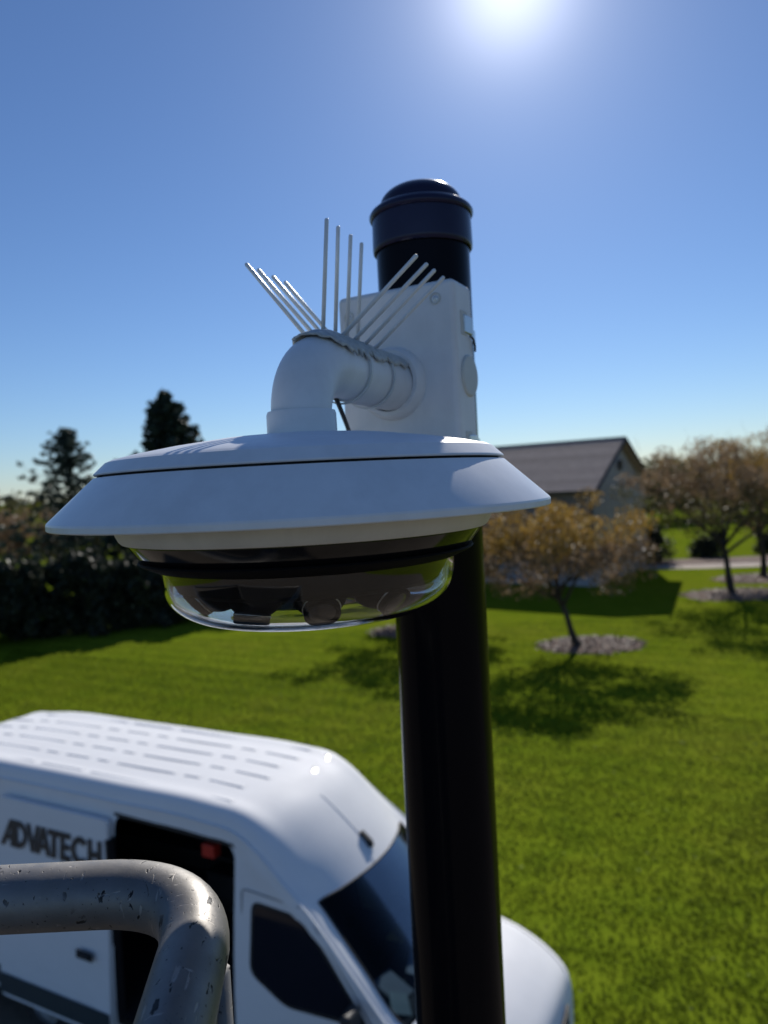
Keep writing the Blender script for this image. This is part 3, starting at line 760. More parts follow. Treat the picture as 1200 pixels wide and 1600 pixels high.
for k in range(4):
    s_ = .040 + .0205 * k; zt = .0235 if s_ > rb * .6 else .0215
    b0 = hd * s_ + Vector((0, 0, zt))
    spike(b0, b0 + (Vector((0, 0, 1)) + right * .10 + hd * .02 * rj.uniform(-1, 1)).normalized() * (.082 + .001 * rj.uniform(-1, 1)))
    b1 = hd * (s_ + .008) + right * .010 + Vector((0, 0, zt - .003)); spike(b1, b1 + (Vector((0, 0, .70)) + right * .88 + hd * (.02 * rj.uniform(-1, 1) + .0)).normalized() * .080)
    b2 = hd * (s_ - .004) - right * .010 + Vector((0, 0, zt - .003)); spike(b2, b2 + (Vector((0, 0, .80)) - right * .64 + hd * .03 * rj.uniform(-1, 1)).normalized() * .080)
for s_ in (.070, .118):
    MB().lathe([(.0240, s_ - .0013), (.0252, s_ - .0013), (.0252, s_ + .0013), (.0240, s_ + .0013)], 48, closed=True).xf(Matrix.Translation((0, 0, 0)) @ hd.to_track_quat('Z', 'Y').to_matrix().to_4x4()).build('cable_tie', tie_m, bs, auto=40)

# ------------------------------------------------------------------ dome camera
dc = empty('dome_camera', (AX, AY, Z)); tag(dc, 'white dome security camera with wide weathershield and clear bubble', 'camera')
S_ = 144
MB().lathe([(.0215, .0352), (.030, .0350), (.060, .0325), (.090, .0283), (.112, .0244), (.1235, .0218), (.1252, .0211), (.1272, .0202), (.1338, .0140), (.1342, .0132), (.1336, .0126), (.122, .0126)], S_).build('top_cap', white_pl, dc, auto=14)
MB().lathe([(.118, .0130), (.1306, .0130), (.1306, .0108), (.118, .0108)], S_).build('gasket', seam_dark, dc, auto=30)
MB().lathe([(.120, .0112), (.1342, .0112), (.1350, .0106), (.1612, -.0136), (.1622, -.0146), (.1626, -.0158), (.1626, -.0186), (.1620, -.0192), (.1606, -.0194), (.126, -.0185), (.126, -.0100)], S_).build('weathershield', white_cone, dc, auto=14)
MB().lathe([(.1255, -.0150), (.1255, -.0205), (.1240, -.0255), (.1222, -.0292), (.1205, -.0308), (.1180, -.0312), (.112, -.0312)], S_).build('housing_ring', cream_pl, dc, auto=30)
MB().lathe([(.1178, -.0305), (.1178, -.0318), (.1092, -.0432), (.1085, -.0436), (.1000, -.0436)], S_).build('gloss_band', black_gl, dc, auto=25)
MB().lathe([(.1080, -.0425), (.1112, -.0430), (.1118, -.0440), (.1100, -.0455), (.1010, -.0495), (.0985, -.0500), (.094, -.0490)], S_).build('lip_ring', black_lip, dc, auto=30)
# inner tray
MB().lathe([(.099, -.0470), (.0955, -.0495), (.0925, -.0560), (.0885, -.0625), (.0820, -.0660), (.0700, -.0680), (.040, -.0670), (.030, -.0640), (0, -.0630)], 96).build('inner_tray', black_lip, dc, auto=30)
# clear ring dome (torus section), a closed shell
def domeprof(off):
    R0, zc = .0530, -.0480; ro_ = .0455 - off; p = []
    # outer wall down, round corner, bottom, inner dimple
    key = [(.0985, -.0480), (.0984, -.0560), (.0972, -.0640), (.0940, -.0715), (.0885, -.0775), (.0810, -.0822), (.0720, -.0852), (.0620, -.0864), (.0520, -.0864), (.0430, -.0852), (.0350, -.0836), (.0270, -.0820), (.0180, -.0810), (.0090, -.0806), (0, -.0805)]
    res = []
    for i, (r, z) in enumerate(key):
        a = key[max(0, i - 1)]; b = key[min(len(key) - 1, i + 1)]; tx, tz = b[0] - a[0], b[1] - a[1]; l = math.hypot(tx, tz); nx, nz = -tz / l, tx / l
        # inward normal (towards the inside of the bubble)
        if i == len(key) - 1: nx, nz = 0, -1
        res.append((max(0, r + nx * off), z + nz * off))
    return res
def cr(prof, k=4):
    res = []; n = len(prof)
    for i in range(n - 1):
        p0, p1, p2, p3 = prof[max(0, i - 1)], prof[i], prof[i + 1], prof[min(n - 1, i + 2)]
        for q in range(k):
            t = q / k; res.append(tuple(.5 * ((2 * p1[c]) + (-p0[c] + p2[c]) * t + (2 * p0[c] - 5 * p1[c] + 4 * p2[c] - p3[c]) * t * t + (-p0[c] + 3 * p1[c] - 3 * p2[c] + p3[c]) * t ** 3) for c in (0, 1)))
    res.append(prof[-1]); return res
outp = cr(domeprof(0.0)); key_in = cr([(r, z) for r, z in domeprof(0.0)])
inn = []
for i, (r, z) in enumerate(outp):
    a = outp[max(0, i - 1)]; b = outp[min(len(outp) - 1, i + 1)]; tx, tz = b[0] - a[0], b[1] - a[1]; l = math.hypot(tx, tz) or 1
    nx, nz = tz / l, -tx / l
    inn.append((max(0.0, r + nx * .0024), z + nz * .0024))
inn[-1] = (0, outp[-1][1] + .0024)
inn = [(r, z) for i, (r, z) in enumerate(inn) if i == 0 or i == len(inn) - 1 or r > .0008]
prof = outp + inn[::-1]
dm_ = MB().lathe([(r if r > 1e-5 else 0, z) for r, z in prof], S_, closed=True); dm_.f = [f_[::-1] for f_ in dm_.f]; dm_.build('clear_dome', dome_glass, dc, smooth=True)
# four eyeball camera modules round the ring
for k, a in enumerate((R(-156), R(-116), R(-80), R(-44), R(60))):
    cx, cy = .0635 * math.cos(a), .0635 * math.sin(a)
    b = MB().lathe([(0, -.0172)] + [(.0172 * math.sin(q), -.0172 * math.cos(q)) for q in [math.pi * i / 20 for i in range(1, 20)]] + [(0, .0172)], 36).xf(Matrix.Translation((cx, cy, -.0630)))
    b.build('camera_module', black_lip, dc, smooth=True)
    dr = Vector((math.cos(a), math.sin(a), -.75 if k != 1 else -3.0)).normalized()
    Mx = Matrix.Translation((cx, cy, -.0630)) @ dr.to_track_quat('Z', 'Y').to_matrix().to_4x4()
    lb = MB().lathe([(.0112, .006), (.0108, .0195), (.0098, .0202), (.0090, .0195), (.0080, .0190)], 32).xf(Mx).build('lens_barrel', black_lip, dc, auto=30)
    MB().lathe([(.0084, .0188), (.0068, .0198), (.0035, .0205), (0, .0207)], 28).xf(Mx).build('lens', lens_gl, lb, smooth=True)
    MB().lathe([(.0112, .0145), (.0116, .0150), (.0112, .0155), (.0104, .0155), (.0104, .0145)], 32, closed=True).xf(Mx).build('retaining_ring', steel, lb, smooth=True)
# little lugs under the cap seam
for a in (R(-95), R(-150), R(-42), R(30), R(95), R(150)):
    MB().box((.1316 * math.cos(a), .1316 * math.sin(a), .0112), (.003, .006, .0020), a).build('latch_lug', seam_dark, dc)

# ------------------------------------------------------------------ aluminium guard rail of the work lift
gr = empty('work_lift', (0, 0, .006)); tag(gr, 'worn grey aluminium guard rail of a work platform', 'guard rail')
GZ = EYE - .006
def g(x, y, z): return Vector((x, y, z + GZ))
A0, A1, A2, A3 = g(-1.10, .424, -.2350), g(-.165, .420, -.2310), g(-.112, .418, -.2315), g(-.105, .27, -.2490)
pts = [A0, g(-.6, .422, -.2318), g(-.3, .420, -.2310)] + bez(g(-.175, .4205, -.2316), g(-.1185, .4195, -.2315), g(-.1110, .375, -.2385), 14) + [g(-.1075, .32, -.2440), A3, g(-.100, .0, -.27), g(-.075, -.5, -.28)]
MB().tube(pts, .0183, 40).build('top_rail', alu, gr, auto=50)
MB().box(tuple(g(-.1115, .402, -.80)), (.010, .040, 1.10)).build('corner_post', alu, gr, bevel=.002)
MB().tube([g(-.1085, .404, -.27), g(-.1085, .404, -1.35)], .0085, 12).build('weld_bead', alu, gr, smooth=True)
MB().box(tuple(g(-.60, -.05, -1.38)), (1.1, 1.0, .05)).build('platform', alu, gr, bevel=.004)
MB().box(tuple(g(-.60, -.05, -1.35)), (1.06, .96, .008)).build('added_dark_mat', rubber, gr)  # unseen black floor, added so the bubble mirrors less brightness
MB().box(tuple(g(-.58, -.50, -.80)), (1.0, .012, .98)).build('added_dark_panel', plas_blk, gr)  # unseen dark panels, added to darken what the dome reflects
MB().box(tuple(g(-1.10, -.05, -.80)), (.012, .86, .98)).build('added_dark_panel', plas_blk, gr)
for x, y in ((-1.1, .424), (-1.1, -.5), (-.075, -.5)):
    MB().tube([g(x, y, -1.36), g(x, y, -.235 if y > 0 else -.28)], .018, 12).build('post', alu, gr, auto=40)
MB().tube([g(-1.1, .424, -.235), g(-1.1, -.5, -.28), g(-.075, -.5, -.28)], .018, 12).build('rear_rail', alu, gr, auto=40)
for k in range(4):
    z0_, z1_ = .45 + k * .88, .45 + (k + 1) * .88
    for q in (-.35, .35):
        MB().tube([(-.6 + q, -.45, z0_), (-.6 + q, .33, z1_)], .03, 8).build('scissor_arm', alu, gr, auto=40)
        MB().tube([(-.6 + q, .33, z0_), (-.6 + q, -.45, z1_)], .03, 8).build('scissor_arm', alu, gr, auto=40)
MB().box((-.6, -.05, .30), (.9, 1.3, .32)).build('chassis', plas_blk, gr, bevel=.02)
for x in (-1.08, -.12):
    for y in (-.55, .45):
        MB().lathe([(0, -.05), (.14, -.05), (.155, -.03), (.155, .03), (.14, .05), (0, .05)], 24).xf(Matrix.Translation((x, y, .155)) @ Matrix.Rotation(R(90), 4, 'Y')).build('wheel', tyre_m, gr, auto=40)

# ------------------------------------------------------------------ white cargo van
van = empty('cargo_van', (VAN_O[0], VAN_O[1], .006), VAN_H); tag(van, 'white high-roof cargo van with its side door slid open', 'van')
def SY(z): return .985 - .096 * (z - 1.15) if z > 1.15 else .985
def row_(x, lo, belt, p4, p5, z8, c, top=None):
    """lo: list of three (y,z); belt (y,z); returns ten points, near side positive y magnitude"""
    z4 = p4[1]; zb = top if top else belt[1] + .75 * (z4 - belt[1]); yb = belt[0] + (p4[0] - belt[0]) * (zb - belt[1]) / (z4 - belt[1])
    P = [(x, y, z) for y, z in lo] + [(x, *belt), (x, yb, zb), (x, *p4)]
    for fy in (1.0, .72, .38, 0.0):
        y = p5[0] * fy; P.append((x + c * (1 - fy ** 2), y, z8 - (z8 - p5[1]) * fy ** 2.6))
    return P
lo = [(.95, .30), (.985, .46), (.993, .80)]
rows = [
    row_(-.12, [(.60, .38), (.66, .48), (.68, .58)], (.66, .68), (.62, .76), (.52, .79), .82, .03),
    row_(-.19, [(.80, .32), (.86, .45), (.88, .62)], (.86, .76), (.80, .88), (.68, .92), .97, .04),
    row_(-.36, [(.90, .30), (.95, .47), (.965, .70)], (.95, .86), (.89, .98), (.76, 1.03), 1.09, .05),
    row_(-.60, [(.94, .30), (.98, .46), (.988, .76)], (.975, .96), (.92, 1.09), (.80, 1.14), 1.19, .07),
    row_(-1.00, lo, (.985, 1.04), (.95, 1.20), (.85, 1.235), 1.28, .14),
    row_(-1.40, lo, (.985, 1.14), (.945, 1.575), (.815, 1.60), 1.65, .15),
    row_(-1.82, lo, (.985, 1.15), (SY(1.97), 1.97), (.765, 2.01), 2.04, .17),
    row_(-2.10, lo, (.985, 1.15), (SY(2.18), 2.18), (.770, 2.29), 2.34, .12),
    row_(-2.36, lo, (.985, 1.15), (SY(2.38), 2.38), (.775, 2.51), 2.56, .07),
    row_(-2.58, lo, (.985, 1.15), (SY(2.49), 2.49), (.785, 2.615), 2.655, .03, 2.38),
    row_(-2.95, lo, (.985, 1.15), (SY(2.53), 2.53), (.79, 2.655), 2.69, 0, 2.42),
    row_(-4.02, lo, (.985, 1.15), (SY(2.54), 2.54), (.795, 2.665), 2.70, 0, 2.43),
    row_(-5.2, lo, (.985, 1.15), (SY(2.54), 2.54), (.795, 2.665), 2.70, 0, 2.43),
    row_(-6.9, lo, (.985, 1.15), (SY(2.50), 2.50), (.795, 2.615), 2.645, 0, 2.43),
    row_(-7.30, lo, (.975, 1.15), (SY(2.46) - .01, 2.46), (.76, 2.56), 2.595, 0, 2.40),
    row_(-7.40, [(.90, .34), (.94, .46), (.94, .80)], (.93, 1.15), (.81, 2.42), (.69, 2.50), 2.54, 0, 2.34)]
G = np.array(rows)                                   # (16,10,3), y magnitude
G = np.concatenate([G * [1, -1, 1], G[:, -2::-1] * [1, 1, 1]], 1)   # near side (-y) .. centre .. far side
def crs(A, n, axis):
    A = np.moveaxis(A, axis, 0); m_ = A.shape[0]; o = []
    ext = np.concatenate([2 * A[:1] - A[1:2], A, 2 * A[-1:] - A[-2:-1]], 0)
    for i in range(m_ - 1):
        p0, p1, p2, p3 = ext[i], ext[i + 1], ext[i + 2], ext[i + 3]
        # centripetal-ish: scale tangents by local spacing
        d1 = np.linalg.norm(p2 - p1, axis=-1, keepdims=True) + 1e-6; d0 = np.linalg.norm(p1 - p0, axis=-1, keepdims=True) + 1e-6; d2 = np.linalg.norm(p3 - p2, axis=-1, keepdims=True) + 1e-6
        m1 = d1 * ((p1 - p0) / d0 * d1 + (p2 - p1) / d1 * d0) / (d0 + d1); m2 = d1 * ((p2 - p1) / d1 * d2 + (p3 - p2) / d2 * d1) / (d1 + d2)
        for k in range(n):
            t = k / n; h00 = 2 * t ** 3 - 3 * t ** 2 + 1; h10 = t ** 3 - 2 * t ** 2 + t; h01 = -2 * t ** 3 + 3 * t ** 2; h11 = t ** 3 - t ** 2
            o.append(h00 * p1 + h10 * m1 + h01 * p2 + h11 * m2)
    o.append(A[-1]); return np.moveaxis(np.array(o), 0, axis)
NR, NC = 5, 4
D = crs(crs(G, NR, 0), NC, 1)
nr, nc_ = D.shape[:2]
def rc(i): return i * NR
def patch(r0, r1, c0, c1, off=0.0):
    sub = D[r0:r1 + 1, c0:c1 + 1]; a, b = sub.shape[:2]
    return [tuple(p) for p in sub.reshape(-1, 3)], [(i * b + j, (i + 1) * b + j, (i + 1) * b + j + 1, i * b + j + 1) for i in range(a - 1) for j in range(b - 1)]
WS = (rc(4), rc(6), 6 * NC, 12 * NC)                  # windscreen rows / columns
DR = (rc(9), rc(11), 1 * NC, 4 * NC)                  # sliding door opening
allv = [tuple(p) for p in D.reshape(-1, 3)]; bf = []
for i in range(nr - 1):
    for j in range(nc_ - 1):
        if WS[0] <= i < WS[1] and WS[2] <= j < WS[3]: continue
        if DR[0] <= i < DR[1] and DR[2] <= j < DR[3]: continue
        bf.append((i * nc_ + j, (i + 1) * nc_ + j, (i + 1) * nc_ + j + 1, i * nc_ + j + 1))
bf.append(tuple(range(nc_))); bf.append(tuple((nr - 1) * nc_ + j for j in range(nc_))[::-1])
b = MB(); b.v = allv; b.n = len(allv); b.f = bf
vb = b.build('body', van_w, van, smooth=True); vb.data.set_sharp_from_angle(angle=R(48))
# rounded corners of the door opening
for (ci, cj, di, dj) in ((DR[0], DR[3], 1, -1), (DR[1], DR[3], -1, -1)):
    c0 = Vector(D[ci, cj]); ex = (Vector(D[ci + di * 3, cj]) - c0).normalized(); ez = (Vector(D[ci, cj + dj * 3]) - c0).normalized(); rr_ = .11
    vs = [c0] + [c0 + ex * rr_ * (1 - math.sin(q)) + ez * rr_ * (1 - math.cos(q)) for q in [math.pi / 2 * i / 8 for i in range(9)]]
    MB().add(vs, [(0, i, i + 1) for i in range(1, 9)]).build('door_corner', van_w, van)
# door seal round the opening
seal = [D[i, DR[3]] for i in range(DR[0], DR[1] + 1)]
MB().tube([Vector(p) + Vector((0, .012, -.012)) for p in seal], .016, 8).build('door_seal', plas_blk, van, smooth=True)
v, f = patch(*WS); gl = MB().add(v, f).build('windscreen', van_glass, van, smooth=True)
edge = [Vector(D[i, WS[2]]) for i in range(WS[0], WS[1] + 1)] + [Vector(D[WS[1], j]) for j in range(WS[2], WS[3] + 1)] + [Vector(D[i, WS[3]]) for i in range(WS[1], WS[0] - 1, -1)]
MB().tube(edge, .010, 6).build('glass_seal', plas_blk, gl, smooth=True)
# interior liner boxes (open to the cab in front and to the door)
lin = MB()
def quad(a, b_, c, d): lin.add([a, b_, c, d], [(0, 1, 2, 3)])
x0, x1, yl, z0_, z1_ = -2.70, -6.80, .80, .52, 2.44
quad((x0, yl, z0_), (x1, yl, z0_), (x1, yl - .0, z1_), (x0, yl, z1_)); quad((x0, -.96, z0_), (x1, -.96, z0_), (x1, yl, z0_), (x0, yl, z0_))
quad((x0, -.80, z1_), (x1, -.80, z1_), (x1, yl, z1_), (x0, yl, z1_)); quad((x1, -.96, z0_), (x1, yl, z0_), (x1, yl, z1_), (x1, -.82, z1_))
quad((-4.06, -.95, z0_), (x1, -.95, z0_), (x1, -.82, z1_), (-4.06, -.82, z1_))
lin.build('cargo_liner', van_dark, van)
MB().box((-2.62, 0, 1.45), (.04, 1.62, 1.9)).build('bulkhead', van_dark, van)
for z in (.95, 1.4, 1.85):
    MB().box((-4.6, .60, z), (2.2, .36, .03)).build('shelf', van_dark, van)
for x, y, z, d in ((-3.3, .5, 1.88, (.22, .2, .18)), ):
    MB().box((-2.98, -.72, 2.22), (.14, .10, .12)).build('beacon_lamp', red_m, van, bevel=.01)
MB().box((-3.9, .55, 1.1), (.4, .3, .25)).build('tool_case', plas_blk, van, bevel=.01)
# cab: floor, dashboard, seats, steering wheel, papers
MB().box((-1.85, 0, .62), (1.5, 1.8, .05)).build('cab_floor', van_dark, van)
MB().box((-1.10, 0, .90), (.12, 1.7, .6)).build('firewall', van_dark, van)
dash = MB().add([(-.98, -.84, 1.06), (-.98, .84, 1.06), (-1.50, .82, 1.20), (-1.50, -.82, 1.20), (-1.62, -.82, 1.08), (-1.62, .82, 1.08), (-1.45, .82, .7), (-1.45, -.82, .7)],
       [(0, 1, 2, 3), (3, 2, 5, 4), (4, 5, 6, 7)]).build('dashboard', van_dark, van)
for y in (-.45, .5):
    st = MB().box((-2.15, y, .98), (.5, .5, .16), 0, 0, R(-5)).build('seat', van_seat, van, bevel=.05, bseg=3)
    MB().box((-2.42, y, 1.36), (.16, .48, .70), 0, 0, R(-12)).build('backrest', van_seat, st, bevel=.05, bseg=3)
    MB().box((-2.50, y, 1.80), (.10, .26, .18), 0, 0, R(-12)).build('headrest', van_seat, st, bevel=.04, bseg=3)
sw = MB(); sp = [Vector((0, .19 * math.cos(q), .19 * math.sin(q))) for q in [2 * math.pi * i / 28 for i in range(29)]]
sw.tube(sp, .014, 8); sw.box((0, 0, 0), (.04, .34, .06)); sw.box((0, 0, -.08), (.04, .06, .18))
sw.xf(Matrix.Translation((-1.72, .48, 1.22)) @ Matrix.Rotation(R(-28), 4, 'Y')); sw.build('steering_wheel', plas_blk, van, smooth=True)
for k, (x, y, rz, d, mt) in enumerate(((-1.28, -.05, .3, (.20, .29, .006), paper_m), (-1.35, -.42, -.25, (.28, .21, .02), paper_m), (-1.20, -.60, .6, (.16, .26, .015), dash_m), (-1.25, .3, .1, (.12, .3, .02), paper_m))):
    MB().box((x, y, 1.175 + .02 * k + (-.98 - x) * .0), d, rz, 0, R(15)).build('paper_pile', mt, van)
# A pillar moulding on the near side, door window, door shut lines
def side(x, z, off=.0): return Vector((x, -(SY(z) + off), z))
def side_prism(poly, name, mat, parent, off0=.001, off1=.006, **kw):
    n = len(poly); vs = [side(x, z, off0) for x, z in poly] + [side(x, z, off1) for x, z in poly]
    return MB().add(vs, [tuple(range(n)), tuple(range(n, 2 * n))[::-1]] + [(i, n + i, n + (i + 1) % n, (i + 1) % n) for i in range(n)]).build(name, mat, parent, **kw)
def rpoly(P, r=.08, k=5):
    o = []; n = len(P)
    for i in range(n):
        a, b_, c = Vector(P[i - 1]), Vector(P[i]), Vector(P[(i + 1) % n]); u = (a - b_).normalized(); v_ = (c - b_).normalized()
        q0, q1 = b_ + u * r, b_ + v_ * r
        for t in range(k + 1):
            s_ = t / k; p = q0 * (1 - s_) ** 2 + b_ * 2 * s_ * (1 - s_) + q1 * s_ * s_; o.append((p.x, p.y))
    return o
wpoly = rpoly([(-1.26, 1.24), (-1.86, 1.95), (-2.40, 1.98), (-2.42, 1.38), (-2.05, 1.20)], .09)
cd = side_prism(rpoly([(-1.22, .42), (-1.18, 1.20), (-1.86, 2.02), (-2.50, 2.06), (-2.52, .42)], .05, 3), 'front_door', van_w, van, .0015, .006, auto=30)
for (sgn) in (1,):
    side_prism(wpoly, 'window_surround', plas_blk, cd, .0065, .009, auto=30)
    wi = rpoly([(-1.32, 1.27), (-1.88, 1.92), (-2.37, 1.95), (-2.39, 1.40), (-2.04, 1.23)], .08)
    side_prism(wi, 'door_window', lens_gl, cd, .0095, .013, auto=30)
pl = [side(x, z, .010) for x, z in rpoly([(-1.22, .42), (-1.18, 1.20), (-1.86, 2.02), (-2.50, 2.06), (-2.52, .42)], .05, 3)]
MB().tube(pl[:] + [pl[0]], .004, 5).build('shut_line', plas_blk, cd)
# gutter and A pillar ridge on the near side
gut = [Vector(D[i, 5 * NC]) * 1.0 + Vector((0, -.008, .004)) for i in range(rc(4), rc(14))]
MB().tube(gut, .013, 8).build('roof_gutter', van_w, van, smooth=True)
gut = [Vector(D[i, 13 * NC]) * 1.0 + Vector((0, .008, .004)) for i in range(rc(4), rc(14))]
MB().tube(gut, .013, 8).build('roof_gutter', van_w, van, smooth=True)
# sliding door, slid back along the near side
sdoor = side_prism(rpoly([(-4.03, .36), (-4.03, 2.40), (-5.62, 2.40), (-5.62, .36)], .07, 4), 'sliding_door', van_w, van, .035, .085, auto=40)
side_prism(rpoly([(-4.035, .40), (-4.035, .60), (-5.625, .60), (-5.625, .40)], .02, 2), 'rub_strip', van_strip, sdoor, .086, .096, auto=30)
side_prism([(-5.70, .40), (-5.70, .60), (-7.20, .60), (-7.20, .40)], 'rub_strip', van_strip, van, .004, .014)
MB().box(tuple(side(-4.32, 1.10, .10)), (.17, .035, .045)).build('door_handle', plas_blk, sdoor, bevel=.01)
MB().box(tuple(side(-4.32, 1.10, .088)), (.22, .01, .085)).build('handle_recess', plas_blk, sdoor, bevel=.004)
side_prism([(-5.66, 1.42), (-5.66, 1.50), (-6.72, 1.50), (-6.72, 1.42)], 'door_rail', plas_blk, van, .0, .012)
side_prism([(-4.02, 2.425), (-2.60, 2.385), (-2.60, 2.405), (-4.02, 2.45)], 'door_rail', plas_blk, van, .0, .010)
MB().box(tuple(side(-4.03, 1.35, -.03)), (.03, .09, 1.75)).build('door_jamb', plas_blk, van)
# lettering: geometric bold capitals, each its own piece
def arc(cx, cy, r, a0, a1, n=14): return [(cx + r * math.cos(R(a0 + (a1 - a0) * i / n)), cy + r * math.sin(R(a0 + (a1 - a0) * i / n))) for i in range(n + 1)]
Hh = 1.0; st_ = .22
LET = {
 'A': ([[(-.02, 0), (.24, 0), (.36, .24), (.62, .24), (.62, 0), (.86, 0), (.86, 1), (.56, 1)], ], [[(.45, .44), (.62, .44), (.62, .78)]], .855),
 'D': ([[(0, 0)] + arc(.30, .5, .5, -90, 90) + [(0, 1)]], [[(.22, .22)] + arc(.30, .5, .28, -90, 90) + [(.22, .78)]], .74),
 'V': ([[(0, 1), (.24, 1), (.44, .36), (.62, 1), (.86, 1), (.54, 0), (.32, 0)]], [], .60),
 'A2': ([[(0, 0), (.24, 0), (.31, .22), (.60, .22), (.67, 0), (.92, 0), (.58, 1), (.34, 1)]], [[(.37, .40), (.54, .40), (.455, .72)]], .74),
 'T': ([[(0, 1), (0, .78), (.24, .78), (.24, 0), (.48, 0), (.48, .78), (.72, .78), (.72, 1)]], [], .74),
 'E': ([[(0, 0), (.60, 0), (.60, .21), (.23, .21), (.23, .40), (.56, .40), (.56, .60), (.23, .60), (.23, .79), (.60, .79), (.60, 1), (0, 1)]], [], .64),
 'C': ([arc(.5, .5, .5, 42, 318, 22) + arc(.5, .5, .27, 318, 42, 22)], [], .94),
 'H': ([[(0, 0), (.23, 0), (.23, .39), (.53, .39), (.53, 0), (.76, 0), (.76, 1), (.53, 1), (.53, .60), (.23, .60), (.23, 1), (0, 1)]], [], .8)}
def letter_mesh(key, x0, zb, h, kx):
    outs, holes, adv = LET[key]
    cu = bpy.data.curves.new('letter', 'CURVE'); cu.dimensions = '2D'; cu.fill_mode = 'BOTH'; cu.extrude = .0012
    for P in outs + holes:
        sp_ = cu.splines.new('POLY'); sp_.points.add(len(P) - 1)
        for i, (x, y) in enumerate(P): sp_.points[i].co = (x * h * kx, y * h, 0, 1)
        sp_.use_cyclic_u = True
    tmp = bpy.data.objects.new('letter_tmp', cu); COL.objects.link(tmp)
    dg = bpy.context.evaluated_depsgraph_get(); me = bpy.data.meshes.new_from_object(tmp.evaluated_get(dg)); bpy.data.objects.remove(tmp)
    M = []
    for v_ in me.vertices:
        z = zb + v_.co.y; x = x0 + v_.co.x; M.append(side(x, z, .0875 + v_.co.z))
    for v_, p in zip(me.vertices, M): v_.co = p
    me.materials.clear(); me.materials.append(letter_m); me.name = 'letter'
    link_mesh('letter', me, sdoor); return adv * h * kx
TX0, TX1, TZ, TH = -5.56, -4.09, 1.925, .27
seq = ['A', 'D', 'V', 'A2', 'T', 'E', 'C', 'H']; tot = sum(LET[k][2] for k in seq); kx = (TX1 - TX0) / (tot * TH)
x = TX0
for k in seq: x += letter_mesh(k, x, TZ, TH, kx)
# roof ribs: six rows of pressed beads with staggered gaps
ribs = {}
def rib(len_):
    key = round(len_, 2)
    if key not in ribs:
        w_, h_ = .030, .0075; L_ = key / 2; m_ = MB()
        m_.add([(-L_, -w_, 0), (L_, -w_, 0), (L_, w_, 0), (-L_, w_, 0), (-L_ + .03, -w_ * .45, h_), (L_ - .03, -w_ * .45, h_), (L_ - .03, w_ * .45, h_), (-L_ + .03, w_ * .45, h_)],
               [(4, 5, 6, 7), (0, 1, 5, 4), (1, 2, 6, 5), (2, 3, 7, 6), (3, 0, 4, 7)])
        ribs[key] = m_.mesh('roof_rib', van_w)
    return ribs[key]
pat = [1.05, .26, .62, .26]
RC = D[rc(8):rc(14) + 1, 6 * NC:12 * NC + 1]
def roof_z(x, y):
    zz_ = [np.interp(y, r_[:, 1], r_[:, 2]) for r_ in RC]; xx_ = [np.interp(y, r_[:, 1], r_[:, 0]) for r_ in RC]
    return float(np.interp(-x, [-q for q in xx_], zz_))
mid_ = [.42, .20, .80, .18, .36, .20, .80, .18, .42, .3]; edge_ = [1.80, .62, 1.45]
for r_ in range(6):
    y = -.65 + .26 * r_; x = -2.72 - (.03, .10, .0, .07, .02, .05)[r_]
    for L_ in (edge_ if r_ in (0, 5) else mid_):
        if x - L_ < -7.2: L_ = x + 7.2
        if L_ < .12: break
        za, zb_ = roof_z(x - .03, y), roof_z(x - L_ + .03, y); sy_ = (roof_z(x - L_ / 2, y + .03) - roof_z(x - L_ / 2, y - .03)) / .06
        link_mesh('roof_rib', rib(L_), van, (x - L_ / 2, y, (za + zb_) / 2 + .002), (math.atan(sy_), -math.atan2(za - zb_, L_), 0))
        x -= L_ + .11
# aerial with its dark base, crease lines pressed in the cap
def cap_z(x):
    c_ = D[:, 9 * NC]; return float(np.interp(-x, -c_[rc(4):rc(14), 0], c_[rc(4):rc(14), 2]))
MB().tube([(x_, .0, cap_z(x_) + .0015) for x_ in np.linspace(-2.25, -1.82, 9)], .004, 6).build('pressed_seam', van_w, van, smooth=True)
MB().tube([(x_, -.6 * (-1.78 - x_) * -1 - .02, cap_z(x_)) for x_ in np.linspace(-1.76, -1.66, 5)], .004, 6).build('pressed_seam', van_w, van, smooth=True)
MB().lathe([(.040, -.01), (.036, .020), (.024, .040), (0, .046)], 20, (-1.76, .02, cap_z(-1.76))).build('aerial_base', rubber, van, smooth=True)
MB().box((-1.80, .02, cap_z(-1.76) + .055), (.13, .05, .05), 0, 0, R(38)).build('aerial_stub', rubber, van, bevel=.008)
for s_ in (-1, 1):
    q = [Vector(D[i, (5 if s_ < 0 else 13) * NC + (3 if s_ < 0 else -3)]) + Vector((0, 0, .001)) for i in range(rc(1), rc(4) + 1)]
    MB().tube(q, .003, 6).build('bonnet_shut_line', plas_blk, van)
MB().tube([Vector(D[rc(4) - 1, j]) + Vector((.01, 0, .002)) for j in range(6 * NC, 12 * NC + 1)], .008, 6).build('cowl_seal', plas_blk, van)
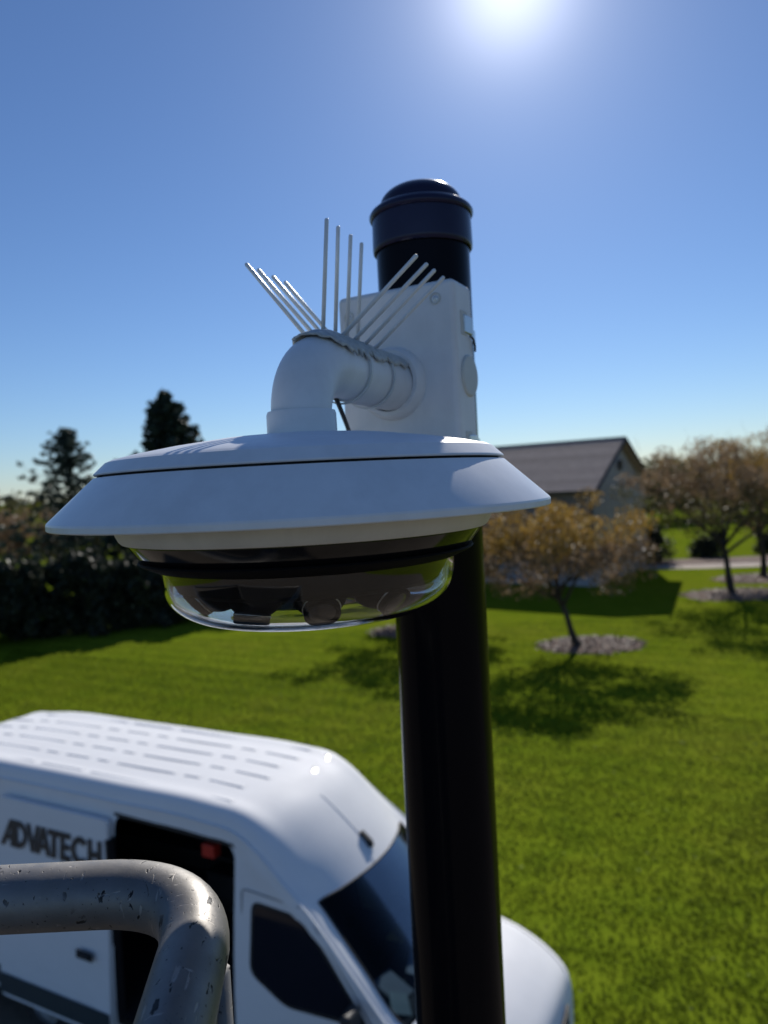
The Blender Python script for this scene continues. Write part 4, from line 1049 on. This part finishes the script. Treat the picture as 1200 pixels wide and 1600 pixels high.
# nose: grille, headlights, bumper, emblem-free
def nose(y, z): 
    return Vector((-.11 - .25 * abs(y / .9) ** 3, y, z))
gm = MB()
for k in range(4): gm.tube([nose(yy_, .62 + .07 * k) + Vector((.035, 0, 0)) for yy_ in np.linspace(-.42, .42, 9)], .014, 6)
gm.build('grille', plas_blk, van, smooth=True)
for s_ in (-1, 1):
    P = [(.50, .80), (.62, .66), (.86, .74), (.915, .92), (.80, .93)]
    vs = [Vector((-.12 - .30 * (y / .93) ** 4 + .035 - max(0, z - .78) * .35, s_ * y, z)) for y, z in P]; vs2 = [p - Vector((.12, 0, 0)) for p in vs]; n = 5
    MB().add(vs + vs2, [tuple(range(n))] + [(i, n + i, n + (i + 1) % n, (i + 1) % n) for i in range(n)]).build('headlight', lens_gl, van, bevel=.01)
    ml = MB().box((-1.35, s_ * 1.12, 1.30), (.10, .20, .34)).build('door_mirror', plas_blk, van, bevel=.04, bseg=3)
    MB().tube([(-1.38, s_ * .97, 1.20), (-1.36, s_ * 1.08, 1.22)], .02, 8).build('mirror_arm', plas_blk, ml, smooth=True)
MB().tube([(-.50, -.975, .42), (-.31, -.90, .42), (-.15, -.6, .42), (-.10, 0, .42), (-.15, .6, .42), (-.31, .90, .42), (-.50, .975, .42)], .07, 10).build('bumper', plas_blk, van, smooth=True)
for s_, y0 in ((0, -.55), (1, .15)):
    MB().tube([(-1.0, y0, 1.29), (-1.06, y0 + .25, 1.36), (-1.16, y0 + .52, 1.46)], .009, 6).build('wiper', plas_blk, van)
for x in (-1.15, -5.05):
    for s_ in (-1, 1):
        wl = MB().lathe([(.20, -.10), (.33, -.11), (.36, -.08), (.365, 0), (.36, .08), (.33, .11), (.20, .10)], 40).xf(Matrix.Translation((x, s_ * .885, .362)) @ Matrix.Rotation(R(-90 * s_), 4, 'X')).build('wheel', tyre_m, van, auto=40)
        MB().lathe([(0, .09), (.06, .095), (.10, .06), (.19, .07), (.205, .105), (.205, -.05)], 32).xf(Matrix.Translation((x, s_ * .885, .362)) @ Matrix.Rotation(R(-90 * s_), 4, 'X')).build('rim', steel, wl, auto=40)
